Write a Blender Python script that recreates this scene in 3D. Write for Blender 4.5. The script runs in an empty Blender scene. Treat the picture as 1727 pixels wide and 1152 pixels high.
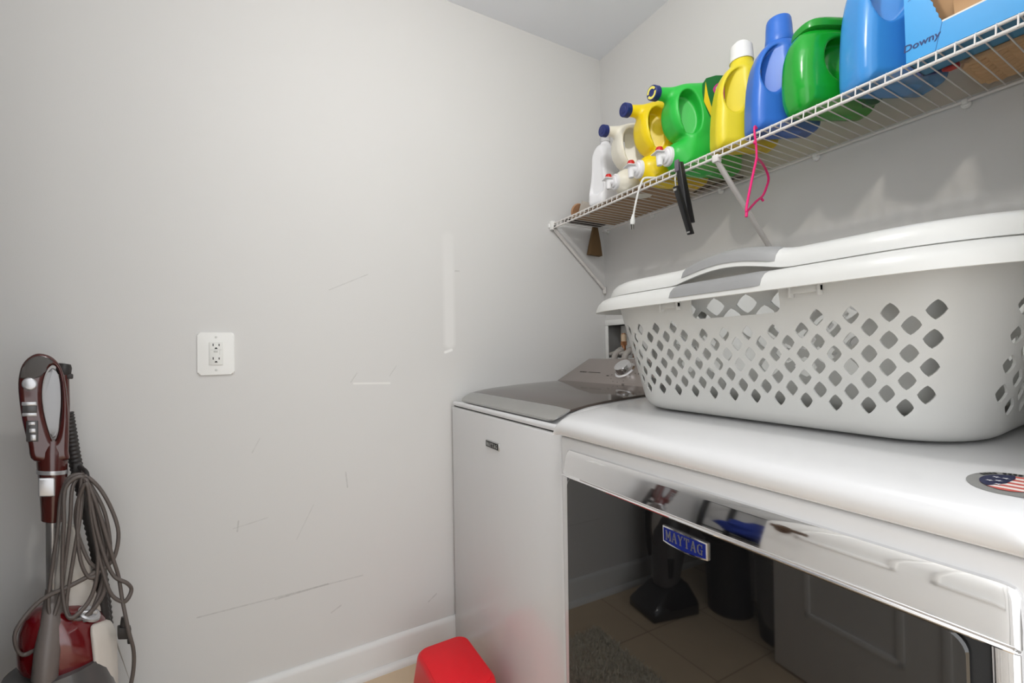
import bpy, bmesh, math, random
import numpy as np
from mathutils import Vector, Matrix, noise as mnoise

S = bpy.context.scene
COL = S.collection
random.seed(7)

# ------------------------------------------------------------------ camera
CAM = bpy.data.cameras.new('camera')
CAM.sensor_fit = 'HORIZONTAL'; CAM.sensor_width = 36.0; CAM.lens = 15.69
CAM.clip_start = 0.02
cam = bpy.data.objects.new('camera', CAM); COL.objects.link(cam)
_r = Vector((0.49192788, 0.87042264, -0.01927139)); _u = Vector((0.02695731, 0.00689651, 0.9996128)); _f = Vector((-0.87021852, 0.49225691, 0.02007166))
_m = Matrix.Identity(4)
for i in range(3):
    _m[i][0] = _r[i]; _m[i][1] = _u[i]; _m[i][2] = -_f[i]
_m.translation = Vector((1.58585, -1.39797, 1.08681))
cam.matrix_world = _m
S.camera = cam

# ------------------------------------------------------------------ world, light, exposure
W = bpy.data.worlds.new('world'); S.world = W; W.use_nodes = True
W.node_tree.nodes['Background'].inputs[0].default_value = (0.96, 0.98, 1.0, 1)
W.node_tree.nodes['Background'].inputs[1].default_value = 1.95
S.view_settings.view_transform = 'Standard'; S.view_settings.look = 'None'
S.view_settings.gamma = 1.0; S.view_settings.use_curve_mapping = False
S.view_settings.exposure = 0.06
LAMP_POS = (1.14, -1.06, 2.24)
LAMP_POWER = 14.0
def add_fill_light():  # unseen area lamp added beyond the opening as fill for the left wall
    a = bpy.data.lights.new('area_fill', 'AREA'); a.energy = 6.0; a.shape = 'RECTANGLE'; a.size = 1.8; a.size_y = 2.0
    a.color = (0.96, 0.98, 1.0)
    o = bpy.data.objects.new('area_fill', a); COL.objects.link(o)
    o.location = (3.3, -0.95, 1.2); o.rotation_euler = (math.radians(90), 0, math.radians(104))
add_fill_light()

# ------------------------------------------------------------------ helpers
def lin(c):
    c = c / 255.0
    return c / 12.92 if c <= 0.04045 else ((c + 0.055) / 1.055) ** 2.4
def rgb(r, g, b): return (lin(r), lin(g), lin(b), 1.0)

def mat(name, col, rough=0.5, metal=0.0, var=0.03, vscale=30.0, bump=0.0, bscale=200.0, coat=0.0, spec=0.5, trans=0.0, sss=0.0, alpha=1.0, ior=1.45, stretch=None):
    """procedural principled material: base colour with a slight noise variation and an optional fine bump"""
    m = bpy.data.materials.new(name); m.use_nodes = True
    nt = m.node_tree; b = nt.nodes['Principled BSDF']
    b.inputs['Roughness'].default_value = rough; b.inputs['Metallic'].default_value = metal
    b.inputs['Specular IOR Level'].default_value = spec; b.inputs['Coat Weight'].default_value = coat
    b.inputs['Coat Roughness'].default_value = 0.05
    b.inputs['Transmission Weight'].default_value = trans; b.inputs['IOR'].default_value = ior
    b.inputs['Alpha'].default_value = alpha
    if sss:
        b.inputs['Subsurface Weight'].default_value = sss; b.inputs['Subsurface Radius'].default_value = (0.02, 0.02, 0.02); b.inputs['Subsurface Scale'].default_value = 0.3
    tc = nt.nodes.new('ShaderNodeTexCoord'); mp = nt.nodes.new('ShaderNodeMapping')
    nt.links.new(tc.outputs['Object'], mp.inputs[0])
    if stretch: mp.inputs['Scale'].default_value = stretch
    n = nt.nodes.new('ShaderNodeTexNoise'); n.inputs['Scale'].default_value = vscale; n.inputs['Detail'].default_value = 4
    nt.links.new(mp.outputs[0], n.inputs['Vector'])
    mr = nt.nodes.new('ShaderNodeMapRange'); mr.inputs[3].default_value = 1 - var; mr.inputs[4].default_value = 1 + var
    nt.links.new(n.outputs['Fac'], mr.inputs[0])
    mx = nt.nodes.new('ShaderNodeVectorMath'); mx.operation = 'SCALE'; mx.inputs[0].default_value = col[:3]
    nt.links.new(mr.outputs[0], mx.inputs['Scale'])
    nt.links.new(mx.outputs[0], b.inputs['Base Color'])
    if bump:
        n2 = nt.nodes.new('ShaderNodeTexNoise'); n2.inputs['Scale'].default_value = bscale; n2.inputs['Detail'].default_value = 2
        nt.links.new(mp.outputs[0], n2.inputs['Vector'])
        bp = nt.nodes.new('ShaderNodeBump'); bp.inputs['Strength'].default_value = bump; bp.inputs['Distance'].default_value = 0.002
        nt.links.new(n2.outputs['Fac'], bp.inputs['Height']); nt.links.new(bp.outputs[0], b.inputs['Normal'])
    m['mult'] = mx.name
    return m

def translucent(m, fac):
    """thin plastic that lets some light through"""
    nt = m.node_tree; b = nt.nodes['Principled BSDF']; t = nt.nodes.new('ShaderNodeBsdfTranslucent'); x = nt.nodes.new('ShaderNodeMixShader')
    x.inputs[0].default_value = fac; nt.links.new(nt.nodes[m['mult']].outputs[0], t.inputs[0]); nt.links.new(b.outputs[0], x.inputs[1]); nt.links.new(t.outputs[0], x.inputs[2])
    nt.links.new(x.outputs[0], nt.nodes['Material Output'].inputs[0])

def empty(name, label, cat, loc, group=None, rot=(0, 0, 0)):
    o = bpy.data.objects.new(name, None); COL.objects.link(o); o.empty_display_size = 0.05
    o.location = loc; o.rotation_euler = rot
    o['label'] = label; o['category'] = cat
    if group: o['group'] = group
    bpy.context.view_layer.update()
    return o
def tag(o, label, cat, group=None):
    o['label'] = label; o['category'] = cat
    if group: o['group'] = group
    return o
def struct(o):
    o['kind'] = 'structure'; return o

def link(name, me, m, parent=None, world=True, smooth=True, auto=35.0, label=None):
    """link a mesh as one object; world=True: coordinates are world metres, shifted to the parent's origin"""
    mats = m if isinstance(m, (list, tuple)) else [m]
    if not me.materials:
        for k in mats: me.materials.append(k)
    if smooth:
        for p in me.polygons: p.use_smooth = True
        if auto is not None:
            bm = bmesh.new(); bm.from_mesh(me)
            for e in bm.edges:
                if len(e.link_faces) == 2 and e.calc_face_angle(0) > math.radians(auto): e.smooth = False
            bm.to_mesh(me); bm.free()
    o = bpy.data.objects.new(name, me); COL.objects.link(o)
    if parent:
        o.parent = parent
        if world:
            top = parent
            loc = parent.matrix_world.inverted()
            me.transform(loc)
    if label: o['label'] = label
    bpy.context.view_layer.update()
    return o

def recentre(o):
    """put a parentless mesh's origin at the middle of its base"""
    me = o.data; vs = np.empty(len(me.vertices) * 3); me.vertices.foreach_get('co', vs); vs = vs.reshape(-1, 3)
    c = Vector(((vs[:, 0].min() + vs[:, 0].max()) / 2, (vs[:, 1].min() + vs[:, 1].max()) / 2, vs[:, 2].min()))
    me.transform(Matrix.Translation(-c)); o.location = c
    bpy.context.view_layer.update()
    return o

class MB:
    """collects shapes in one bmesh"""
    def __init__(s): s.bm = bmesh.new(); s.mi = 0
    def _setmi(s, faces):
        for f in faces: f.material_index = s.mi
    def raw(s, verts, faces):
        vs = [s.bm.verts.new(v) for v in verts]
        fs = []
        for f in faces:
            try: fs.append(s.bm.faces.new([vs[i] for i in f]))
            except ValueError: pass
        s._setmi(fs); return s
    def box(s, x0, x1, y0, y1, z0, z1, bev=0.0, seg=2, M=None):
        b = bmesh.new(); bmesh.ops.create_cube(b, size=1)
        for v in b.verts:
            v.co = Vector(((x0 + x1) / 2 + v.co.x * (x1 - x0), (y0 + y1) / 2 + v.co.y * (y1 - y0), (z0 + z1) / 2 + v.co.z * (z1 - z0)))
        if bev: bmesh.ops.bevel(b, geom=b.edges[:], offset=bev, segments=seg, profile=0.5, affect='EDGES')
        s._merge(b, M); return s
    def _merge(s, b, M=None):
        idx = {}
        for v in b.verts: idx[v] = s.bm.verts.new(M @ v.co if M else v.co)
        fs = []
        for f in b.faces:
            try: fs.append(s.bm.faces.new([idx[v] for v in f.verts]))
            except ValueError: pass
        s._setmi(fs); b.free()
    def hull(s, pts, bev=0.0, seg=3, M=None):
        b = bmesh.new(); vs = [b.verts.new(p) for p in pts]
        bmesh.ops.convex_hull(b, input=vs); bmesh.ops.dissolve_limit(b, angle_limit=0.02, verts=b.verts[:], edges=b.edges[:])
        if bev: bmesh.ops.bevel(b, geom=b.edges[:], offset=bev, segments=seg, profile=0.5, affect='EDGES')
        s._merge(b, M); return s
    def rings(s, rings, close=True, cap0=True, cap1=True, M=None):
        """skin a list of equal-length rings"""
        n = len(rings[0]); R = [[s.bm.verts.new(M @ Vector(p) if M else p) for p in r] for r in rings]
        fs = []
        for a, b in zip(R, R[1:]):
            for i in range(n if close else n - 1):
                j = (i + 1) % n
                fs.append(s.bm.faces.new((a[i], a[j], b[j], b[i])))
        if cap0: fs.append(s.bm.faces.new(R[0][::-1]))
        if cap1: fs.append(s.bm.faces.new(R[-1]))
        s._setmi(fs); return s
    def lathe(s, prof, n=32, M=None):
        """revolve (r, h) pairs about local Z"""
        rs = []
        for r, h in prof:
            r = max(r, 1e-5)
            rs.append([(r * math.cos(2 * math.pi * i / n), r * math.sin(2 * math.pi * i / n), h) for i in range(n)])
        return s.rings(rs, M=M)
    def tube(s, pts, r, n=10, smooth=0, cap=True):
        """tube along a polyline; r is a number or a list"""
        P = [Vector(p) for p in pts]
        if smooth: P = spline(P, smooth)
        rr = r if isinstance(r, (list, tuple)) else None
        rings = []; up = None
        for i, p in enumerate(P):
            t = (P[min(i + 1, len(P) - 1)] - P[max(i - 1, 0)])
            if t.length < 1e-9: t = Vector((0, 0, 1))
            t.normalize()
            if up is None:
                up = Vector((0, 0, 1)) if abs(t.z) < 0.9 else Vector((1, 0, 0))
            side = t.cross(up)
            if side.length < 1e-6: side = t.cross(Vector((0.3, 1, 0.2)))
            side.normalize(); up = side.cross(t).normalized()
            if rr:
                k = i / (len(P) - 1) * (len(rr) - 1); a = int(min(k, len(rr) - 2)); q = rr[a] + (rr[a + 1] - rr[a]) * (k - a)
            else: q = r
            rings.append([p + (side * math.cos(2 * math.pi * j / n) + up * math.sin(2 * math.pi * j / n)) * q for j in range(n)])
        return s.rings(rings, cap0=cap, cap1=cap)
    def prism(s, poly, z0, z1, M=None, bev=0.0, seg=2):
        """extrude a 2-D polygon (local XY) from z0 to z1"""
        b = bmesh.new()
        a = [b.verts.new((x, y, z0)) for x, y in poly]; c = [b.verts.new((x, y, z1)) for x, y in poly]
        n = len(poly)
        b.faces.new(a[::-1]); top = b.faces.new(c)
        for i in range(n): b.faces.new((a[i], a[(i + 1) % n], c[(i + 1) % n], c[i]))
        if bev:
            bmesh.ops.bevel(b, geom=[e for e in top.edges], offset=bev, segments=seg, profile=0.5, affect='EDGES')
        s._merge(b, M); return s
    def build(s, name, m, parent=None, world=True, smooth=True, auto=35.0, label=None):
        bmesh.ops.recalc_face_normals(s.bm, faces=s.bm.faces[:])
        me = bpy.data.meshes.new(name); s.bm.to_mesh(me); s.bm.free()
        return link(name, me, m, parent, world, smooth, auto, label)

def spline(P, k=6, closed=False):
    P = [Vector(p) for p in P]; n = len(P); out = []
    rng = range(n) if closed else range(n - 1)
    for i in rng:
        if closed: a, b, c, d = P[(i - 1) % n], P[i], P[(i + 1) % n], P[(i + 2) % n]
        else: a, b, c, d = P[max(i - 1, 0)], P[i], P[i + 1], P[min(i + 2, n - 1)]
        for j in range(k):
            t = j / k
            out.append(0.5 * ((2 * b) + (c - a) * t + (2 * a - 5 * b + 4 * c - d) * t * t + (3 * b - a - 3 * c + d) * t ** 3))
    if not closed: out.append(P[-1])
    return out
def spline2(P, k=5): return [(v.x, v.y) for v in spline([(x, y, 0) for x, y in P], k, True)]
def rrect(x0, x1, y0, y1, r, n=5):
    out = []
    for cx, cy, a in ((x1 - r, y1 - r, 0), (x0 + r, y1 - r, 90), (x0 + r, y0 + r, 180), (x1 - r, y0 + r, 270)):
        for i in range(n + 1):
            t = math.radians(a + 90 * i / n); out.append((cx + r * math.cos(t), cy + r * math.sin(t)))
    return out
def frame(o, x, y):
    """matrix with origin o, local X = x, local Y = y, local Z = x cross y"""
    x = Vector(x).normalized(); y = Vector(y); z = x.cross(y).normalized(); y = z.cross(x)
    m = Matrix.Identity(4)
    for i in range(3): m[i][0] = x[i]; m[i][1] = y[i]; m[i][2] = z[i]
    m.translation = Vector(o); return m
def axis_frame(o, z):
    z = Vector(z).normalized(); t = Vector((0, 0, 1)) if abs(z.z) < 0.95 else Vector((1, 0, 0))
    x = t.cross(z).normalized(); return frame(o, x, z.cross(x))

def text_obj(name, s, size, M, m, parent, extrude=0.0006, bold=0.0, shear=0.0, sx=1.0, label=None):
    c = bpy.data.curves.new('lettering', 'FONT'); c.body = s; c.size = size; c.extrude = extrude; c.offset = bold; c.shear = shear
    c.align_x = 'CENTER'; c.align_y = 'CENTER'; c.resolution_u = 3
    o = bpy.data.objects.new('lettering', c); COL.objects.link(o)
    dg = bpy.context.evaluated_depsgraph_get(); dg.update()
    me = bpy.data.meshes.new_from_object(o.evaluated_get(dg))
    bpy.data.objects.remove(o); bpy.data.curves.remove(c)
    me.name = name; me.transform(Matrix.Diagonal((sx, 1, 1, 1))); me.transform(M); me.materials.clear()
    return link(name, me, m, parent, True, False, None, label)

# slab-serif capitals drawn from strokes, unit box 0..1
SLAB = {
 'M': [((.12,0),(.12,1),.14),((.12,1),(.5,.25),.13),((.5,.25),(.88,1),.13),((.88,0),(.88,1),.2),((0,.05),(.28,.05),.1),((.7,.05),(1,.05),.1),((0,.95),(.2,.95),.1),((.82,.95),(1,.95),.1)],
 'A': [((.12,0),(.5,1),.12),((.5,1),(.86,0),.2),((.25,.35),(.72,.35),.1),((0,.05),(.28,.05),.1),((.68,.05),(1,.05),.1)],
 'Y': [((.12,1),(.5,.45),.19),((.88,1),(.5,.45),.12),((.5,0),(.5,.5),.19),((.3,.05),(.7,.05),.1),((0,.95),(.28,.95),.1),((.74,.95),(1,.95),.1)],
 'T': [((.5,0),(.5,1),.2),((.05,.94),(.95,.94),.12),((.08,.72),(.08,1),.1),((.92,.72),(.92,1),.1),((.3,.05),(.7,.05),.1)],
 'G': [((.85,.85),(.5,.95),.12),((.5,.95),(.2,.8),.14),((.2,.8),(.12,.5),.2),((.12,.5),(.2,.2),.2),((.2,.2),(.5,.05),.14),((.5,.05),(.82,.15),.13),((.82,0),(.82,.45),.16),((.6,.45),(1,.45),.1),((.88,.65),(.88,1),.1)],
}
def slab_text(name, s, M, w, h, gap, m, parent, t=0.0006):
    b = MB(); n = len(s); lw = (w - gap * (n - 1)) / n
    for k, ch in enumerate(s):
        for (ax, ay), (bx, by), th in SLAB[ch]:
            A = Vector((-w / 2 + k * (lw + gap) + ax * lw, -h / 2 + ay * h)); B = Vector((-w / 2 + k * (lw + gap) + bx * lw, -h / 2 + by * h))
            d = (B - A).normalized(); p = Vector((-d.y, d.x)) * th * min(lw, h) * 0.55
            b.prism([tuple(A - p), tuple(B - p), tuple(B + p), tuple(A + p)], 0, t + random.random() * 0.00008, M=M)
    return b.build(name, m, parent, smooth=False)

# ---- signed-distance shapes meshed by surface nets (blow-moulded bottles, mouldings)
def sd_poly(P, y, z):
    P = np.asarray(P); d = np.full(y.shape, 1e9); s = np.ones(y.shape)
    n = len(P)
    for i in range(n):
        a = P[i]; b = P[i - 1]
        ey, ez = b[0] - a[0], b[1] - a[1]; wy, wz = y - a[0], z - a[1]
        t = np.clip((wy * ey + wz * ez) / (ey * ey + ez * ez + 1e-18), 0, 1)
        d = np.minimum(d, (wy - ey * t) ** 2 + (wz - ez * t) ** 2)
        c1 = z >= a[1]; c2 = z < b[1]; c3 = ey * wz > ez * wy
        flip = (c1 & c2 & c3) | (~c1 & ~c2 & ~c3)
        s = np.where(flip, -s, s)
    return s * np.sqrt(d)
def smax(a, b, k):
    h = np.clip(0.5 - 0.5 * (b - a) / k, 0, 1); return b * (1 - h) + a * h + k * h * (1 - h)
def smin(a, b, k): return -smax(-a, -b, k)
def extr(d2, ax, r):
    p = d2 + r; q = ax + r
    return np.sqrt(np.maximum(p, 0) ** 2 + np.maximum(q, 0) ** 2) - r + np.minimum(np.maximum(p, q), 0)
def sd_cone(x, y, z, a, b, ra, rb):
    a = np.array(a); b = np.array(b); d = b - a; L2 = d @ d
    t = np.clip(((x - a[0]) * d[0] + (y - a[1]) * d[1] + (z - a[2]) * d[2]) / L2, 0, 1)
    return np.sqrt((x - a[0] - d[0] * t) ** 2 + (y - a[1] - d[1] * t) ** 2 + (z - a[2] - d[2] * t) ** 2) - (ra + (rb - ra) * t)
def sd_cyl(x, y, z, a, b, r, rr=0.004):
    a = np.array(a, float); b = np.array(b, float); d = b - a; L = math.sqrt(d @ d); d = d / L; c = (a + b) / 2
    px, py, pz = x - c[0], y - c[1], z - c[2]; h = px * d[0] + py * d[1] + pz * d[2]
    rad = np.sqrt(np.maximum(px * px + py * py + pz * pz - h * h, 0))
    return extr(rad - r, np.abs(h) - L / 2, rr)
def surfnet(name, fn, lo, hi, h):
    lo = np.array(lo); hi = np.array(hi); n = np.ceil((hi - lo) / h).astype(int) + 1
    ax = [lo[i] + np.arange(n[i]) * h for i in range(3)]
    X, Y, Z = np.meshgrid(*ax, indexing='ij'); V = fn(X, Y, Z)
    c = [(i, j, k) for i in (0, 1) for j in (0, 1) for k in (0, 1)]
    sh = tuple(n - 1)
    def cor(A, o): return A[o[0]:o[0] + sh[0], o[1]:o[1] + sh[1], o[2]:o[2] + sh[2]]
    acc = np.zeros(sh + (3,)); cnt = np.zeros(sh)
    for a in c:
        for d in range(3):
            if a[d]: continue
            b = list(a); b[d] = 1; va = cor(V, a); vb = cor(V, b); m = (va < 0) != (vb < 0)
            t = np.where(m, va / np.where(va - vb == 0, 1, va - vb), 0)
            for q in range(3):
                acc[..., q] += np.where(m, a[q] + (t if q == d else 0), 0)
            cnt += m
    act = cnt > 0
    idx = -np.ones(sh, int); idx[act] = np.arange(act.sum())
    base = np.stack(np.meshgrid(*[np.arange(k) for k in sh], indexing='ij'), -1)[act]
    P = lo + (base + acc[act] / cnt[act][:, None]) * h
    for _ in range(2):
        e = 1e-4; x, y, z = P.T; d = fn(x, y, z)
        g = np.stack([(fn(x + e, y, z) - d) / e, (fn(x, y + e, z) - d) / e, (fn(x, y, z + e) - d) / e], 1)
        g2 = np.maximum((g ** 2).sum(1), 0.25); st = np.clip(d / g2, -h, h); P = P - g * st[:, None]
    F = []
    for d in range(3):
        u, v = (d + 1) % 3, (d + 2) % 3
        sl0 = [slice(1, n[q] - 1) for q in range(3)]; sl1 = [slice(1, n[q] - 1) for q in range(3)]
        sl0[d] = slice(0, n[d] - 1); sl1[d] = slice(1, n[d])
        a = V[tuple(sl0)] < 0; b = V[tuple(sl1)] < 0; m = a != b
        w = np.argwhere(m); off = np.array([0 if q == d else 1 for q in range(3)]); w2 = w + off
        eu = np.zeros(3, int); eu[u] = 1; ev = np.zeros(3, int); ev[v] = 1
        g = lambda q: idx[q[:, 0], q[:, 1], q[:, 2]]
        quad = np.stack([g(w2 - eu - ev), g(w2 - ev), g(w2), g(w2 - eu)], 1)
        inside = a[m]
        quad[~inside] = quad[~inside][:, ::-1]
        F.append(quad)
    F = np.concatenate(F); F = F[(F >= 0).all(1)]
    me = bpy.data.meshes.new(name); me.from_pydata(P.tolist(), [], F.tolist()); me.update()
    return me

# ------------------------------------------------------------------ materials
M_white = mat('white enamel', rgb(221, 221, 222), 0.22, var=0.008, coat=0.3)
M_dark = mat('dark gap', rgb(40, 40, 40), 0.7)
M_chrome = mat('chrome', (0.86, 0.86, 0.87, 1), 0.045, 1.0, var=0.01)
M_steel = mat('brushed silver', (0.52, 0.52, 0.51, 1), 0.32, 1.0, var=0.04, vscale=60, stretch=(1, 30, 30))
M_lidglass = mat('tinted lid glass', rgb(82, 72, 66), 0.07, var=0.02, spec=0.45)
M_console = mat('warm grey console', rgb(150, 141, 136), 0.3, 0.35, var=0.02, coat=0.3)
M_black_gl = mat('black glass', rgb(16, 16, 17), 0.03, var=0.05, spec=0.75, ior=1.65)
M_black = mat('black plastic', rgb(24, 24, 25), 0.35, var=0.1)
M_wire = mat('white vinyl coated wire', rgb(228, 224, 220), 0.4, var=0.02)
M_basket = mat('white basket plastic', rgb(226, 226, 223), 0.3, var=0.01)
M_basket2 = mat('white inner basket plastic', rgb(228, 228, 225), 0.28, var=0.01)
for _m in (M_basket, M_basket2): translucent(_m, 0.22)
M_grip = mat('grey rubber grip', rgb(140, 140, 140), 0.5, var=0.03, bump=0.05, bscale=900)
M_plate = mat('white plastic plate', rgb(238, 238, 235), 0.35, var=0.01)
M_blackink = mat('black ink', rgb(18, 18, 20), 0.6)
M_white_pl = mat('white bottle plastic', rgb(238, 238, 240), 0.32, var=0.012, sss=0.1)
M_cream = mat('cream bottle plastic', rgb(232, 228, 214), 0.34, var=0.012, sss=0.1)
M_yel = mat('yellow bottle plastic', rgb(244, 214, 24), 0.3, var=0.02, sss=0.05)
M_yel2 = mat('lemon bottle plastic', rgb(230, 212, 46), 0.38, var=0.02, sss=0.05)
M_grn = mat('bright green bottle plastic', rgb(46, 190, 70), 0.38, var=0.02, sss=0.05)
M_grn2 = mat('translucent green tub plastic', rgb(24, 160, 44), 0.16, var=0.03, coat=0.3)
M_blue = mat('blue bottle plastic', rgb(52, 112, 206), 0.34, var=0.02)
M_lblue = mat('light blue bottle plastic', rgb(66, 148, 220), 0.22, var=0.02, coat=0.2)
M_navy = mat('navy cap plastic', rgb(30, 44, 108), 0.35)
M_red = mat('red button plastic', rgb(200, 30, 28), 0.35)
M_brass = mat('copper', rgb(188, 134, 96), 0.3, 0.9, var=0.08)
M_hose = mat('grey rubber hose', rgb(178, 172, 166), 0.6, var=0.12)
# ------------------------------------------------------------------ room shell
def seg_mask(nt, pos, a, b, w):
    """1 near the line a-b (wall plane y,z), 0 away from it"""
    N = nt.nodes; Lk = nt.links
    A = Vector((0, a[0], a[1])); B = Vector((0, b[0], b[1])); D = B - A
    s1 = N.new('ShaderNodeVectorMath'); s1.operation = 'SUBTRACT'; s1.inputs[1].default_value = A; Lk.new(pos, s1.inputs[0])
    dt = N.new('ShaderNodeVectorMath'); dt.operation = 'DOT_PRODUCT'; dt.inputs[1].default_value = D / D.length_squared; Lk.new(s1.outputs[0], dt.inputs[0])
    cl = N.new('ShaderNodeClamp'); Lk.new(dt.outputs['Value'], cl.inputs[0])
    sc = N.new('ShaderNodeVectorMath'); sc.operation = 'SCALE'; sc.inputs[0].default_value = D; Lk.new(cl.outputs[0], sc.inputs['Scale'])
    s2 = N.new('ShaderNodeVectorMath'); s2.operation = 'SUBTRACT'; Lk.new(s1.outputs[0], s2.inputs[0]); Lk.new(sc.outputs[0], s2.inputs[1])
    ln = N.new('ShaderNodeVectorMath'); ln.operation = 'LENGTH'; Lk.new(s2.outputs[0], ln.inputs[0])
    mr = N.new('ShaderNodeMapRange'); mr.inputs[1].default_value = w; mr.inputs[2].default_value = w * 2.2; mr.inputs[3].default_value = 1; mr.inputs[4].default_value = 0
    Lk.new(ln.outputs['Value'], mr.inputs[0]); return mr.outputs[0]

WALLC = rgb(217, 216, 214)
def wall_material(scuffed):
    m = mat('scuffed wall paint' if scuffed else 'wall paint', WALLC, 0.55, var=0.012, vscale=3.0, bump=0.06, bscale=350, spec=0.25)
    if not scuffed: return m
    nt = m.node_tree; N = nt.nodes; Lk = nt.links; b = N['Principled BSDF']
    g = N.new('ShaderNodeNewGeometry'); sep0 = N.new('ShaderNodeVectorMath'); sep0.operation = 'MULTIPLY'; sep0.inputs[1].default_value = (0, 1, 1)
    Lk.new(g.outputs['Position'], sep0.inputs[0]); pos = sep0.outputs[0]
    nz = N.new('ShaderNodeTexNoise'); nz.inputs['Scale'].default_value = 60; Lk.new(pos, nz.inputs['Vector'])
    def mixcol(prev, fac, col):
        x = N.new('ShaderNodeMix'); x.data_type = 'RGBA'; Lk.new(fac, x.inputs[0]); Lk.new(prev, x.inputs[6]); x.inputs[7].default_value = col; return x.outputs[2]
    def mul(a, k):
        x = N.new('ShaderNodeMath'); x.operation = 'MULTIPLY'; Lk.new(a, x.inputs[0])
        if isinstance(k, float): x.inputs[1].default_value = k
        else: Lk.new(k, x.inputs[1])
        return x.outputs[0]
    cur = N[m['mult']].outputs[0]
    # pale vertical patch, fading out towards its top
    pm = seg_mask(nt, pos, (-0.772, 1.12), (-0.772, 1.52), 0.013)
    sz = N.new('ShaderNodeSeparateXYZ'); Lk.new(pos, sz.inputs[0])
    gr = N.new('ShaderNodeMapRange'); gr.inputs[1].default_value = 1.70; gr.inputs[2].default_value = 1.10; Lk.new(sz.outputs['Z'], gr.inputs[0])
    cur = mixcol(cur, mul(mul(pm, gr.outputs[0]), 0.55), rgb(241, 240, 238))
    cur = mixcol(cur, mul(seg_mask(nt, pos, (-0.79, 1.085), (-0.765, 1.093), 0.003), 0.8), rgb(250, 250, 248))
    cur = mixcol(cur, mul(seg_mask(nt, pos, (-1.12, 0.985), (-1.0, 0.98), 0.002), 0.6), rgb(244, 243, 240))
    # thin grey scratches
    for a, c, w, k in [((-1.56, 0.335), (-1.1, 0.335), .0013, .4), ((-1.36, 0.33), (-1.21, 0.336), .0016, .5), ((-1.195, 1.30), (-1.07, 1.36), .0011, .35), ((-1.15, 0.69), (-1.145, 0.64), .0014, .45),
                       ((-1.42, 0.79), (-1.40, 0.83), .0011, .3), ((-1.3, 0.5), (-1.25, 0.6), .001, .25), ((-1.47, 0.57), (-1.38, 0.585), .001, .3), ((-1.13, 0.99), (-1.11, 1.02), .001, .4), ((-1.0, 1.005), (-0.975, 1.04), .001, .3),
                       ((-0.745, 1.395), (-0.728, 1.396), .0014, .5), ((-1.46, 0.56), (-1.457, 0.59), .0012, .45), ((-0.87, 0.18), (-0.84, 0.2), .0014, .5), ((-1.2, 0.24), (-1.17, 0.255), .0014, .4)]:
        fac = mul(mul(seg_mask(nt, pos, a, c, w), k), nz.outputs['Fac'])
        cur = mixcol(cur, mul(fac, 0.95), rgb(120, 118, 114))
    # scattered little scuffs
    mp = N.new('ShaderNodeMapping'); mp.inputs['Scale'].default_value = (1, 26, 9); Lk.new(pos, mp.inputs[0])
    vo = N.new('ShaderNodeTexNoise'); vo.inputs['Scale'].default_value = 1.0; vo.inputs['Detail'].default_value = 6; vo.inputs['Roughness'].default_value = 0.7; Lk.new(mp.outputs[0], vo.inputs['Vector'])
    mr = N.new('ShaderNodeMapRange'); mr.inputs[1].default_value = 0.74; mr.inputs[2].default_value = 0.80; Lk.new(vo.outputs['Fac'], mr.inputs[0])
    lo = N.new('ShaderNodeMapRange'); lo.inputs[1].default_value = 1.5; lo.inputs[2].default_value = 0.6; Lk.new(sz.outputs['Z'], lo.inputs[0])
    cur = mixcol(cur, mul(mul(mr.outputs[0], lo.outputs[0]), 0.35), rgb(150, 148, 144))
    Lk.new(cur, b.inputs['Base Color'])
    return m
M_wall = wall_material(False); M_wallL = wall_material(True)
M_ceil = mat('ceiling paint', rgb(238, 241, 247), 0.7, var=0.01, vscale=4, bump=0.1, bscale=250, spec=0.2)
M_trim = mat('white trim paint', rgb(222, 222, 220), 0.35, var=0.02, vscale=12)
M_doorp = mat('white door paint', rgb(232, 231, 228), 0.35, var=0.01)

RX = 1.52; FY = -2.40; CZ = 2.44
def floor_material():
    m = mat('beige vinyl tile', rgb(214, 192, 162), 0.45, var=0.08, vscale=9, bump=0.05, bscale=90)
    nt = m.node_tree; N = nt.nodes; Lk = nt.links
    tc = N.new('ShaderNodeTexCoord'); br = N.new('ShaderNodeTexBrick'); br.offset = 0.0
    br.inputs['Scale'].default_value = 1.0; br.inputs['Brick Width'].default_value = 0.305; br.inputs['Row Height'].default_value = 0.305; br.inputs['Mortar Size'].default_value = 0.0025
    br.inputs['Color1'].default_value = (1, 1, 1, 1); br.inputs['Color2'].default_value = (0.93, 0.93, 0.93, 1); br.inputs['Mortar'].default_value = (0.6, 0.57, 0.53, 1)
    Lk.new(tc.outputs['Object'], br.inputs['Vector'])
    x = N.new('ShaderNodeVectorMath'); x.operation = 'MULTIPLY'; Lk.new(N[m['mult']].outputs[0], x.inputs[0]); Lk.new(br.outputs['Color'], x.inputs[1])
    Lk.new(x.outputs[0], N['Principled BSDF'].inputs['Base Color']); return m
M_floor = floor_material()

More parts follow.
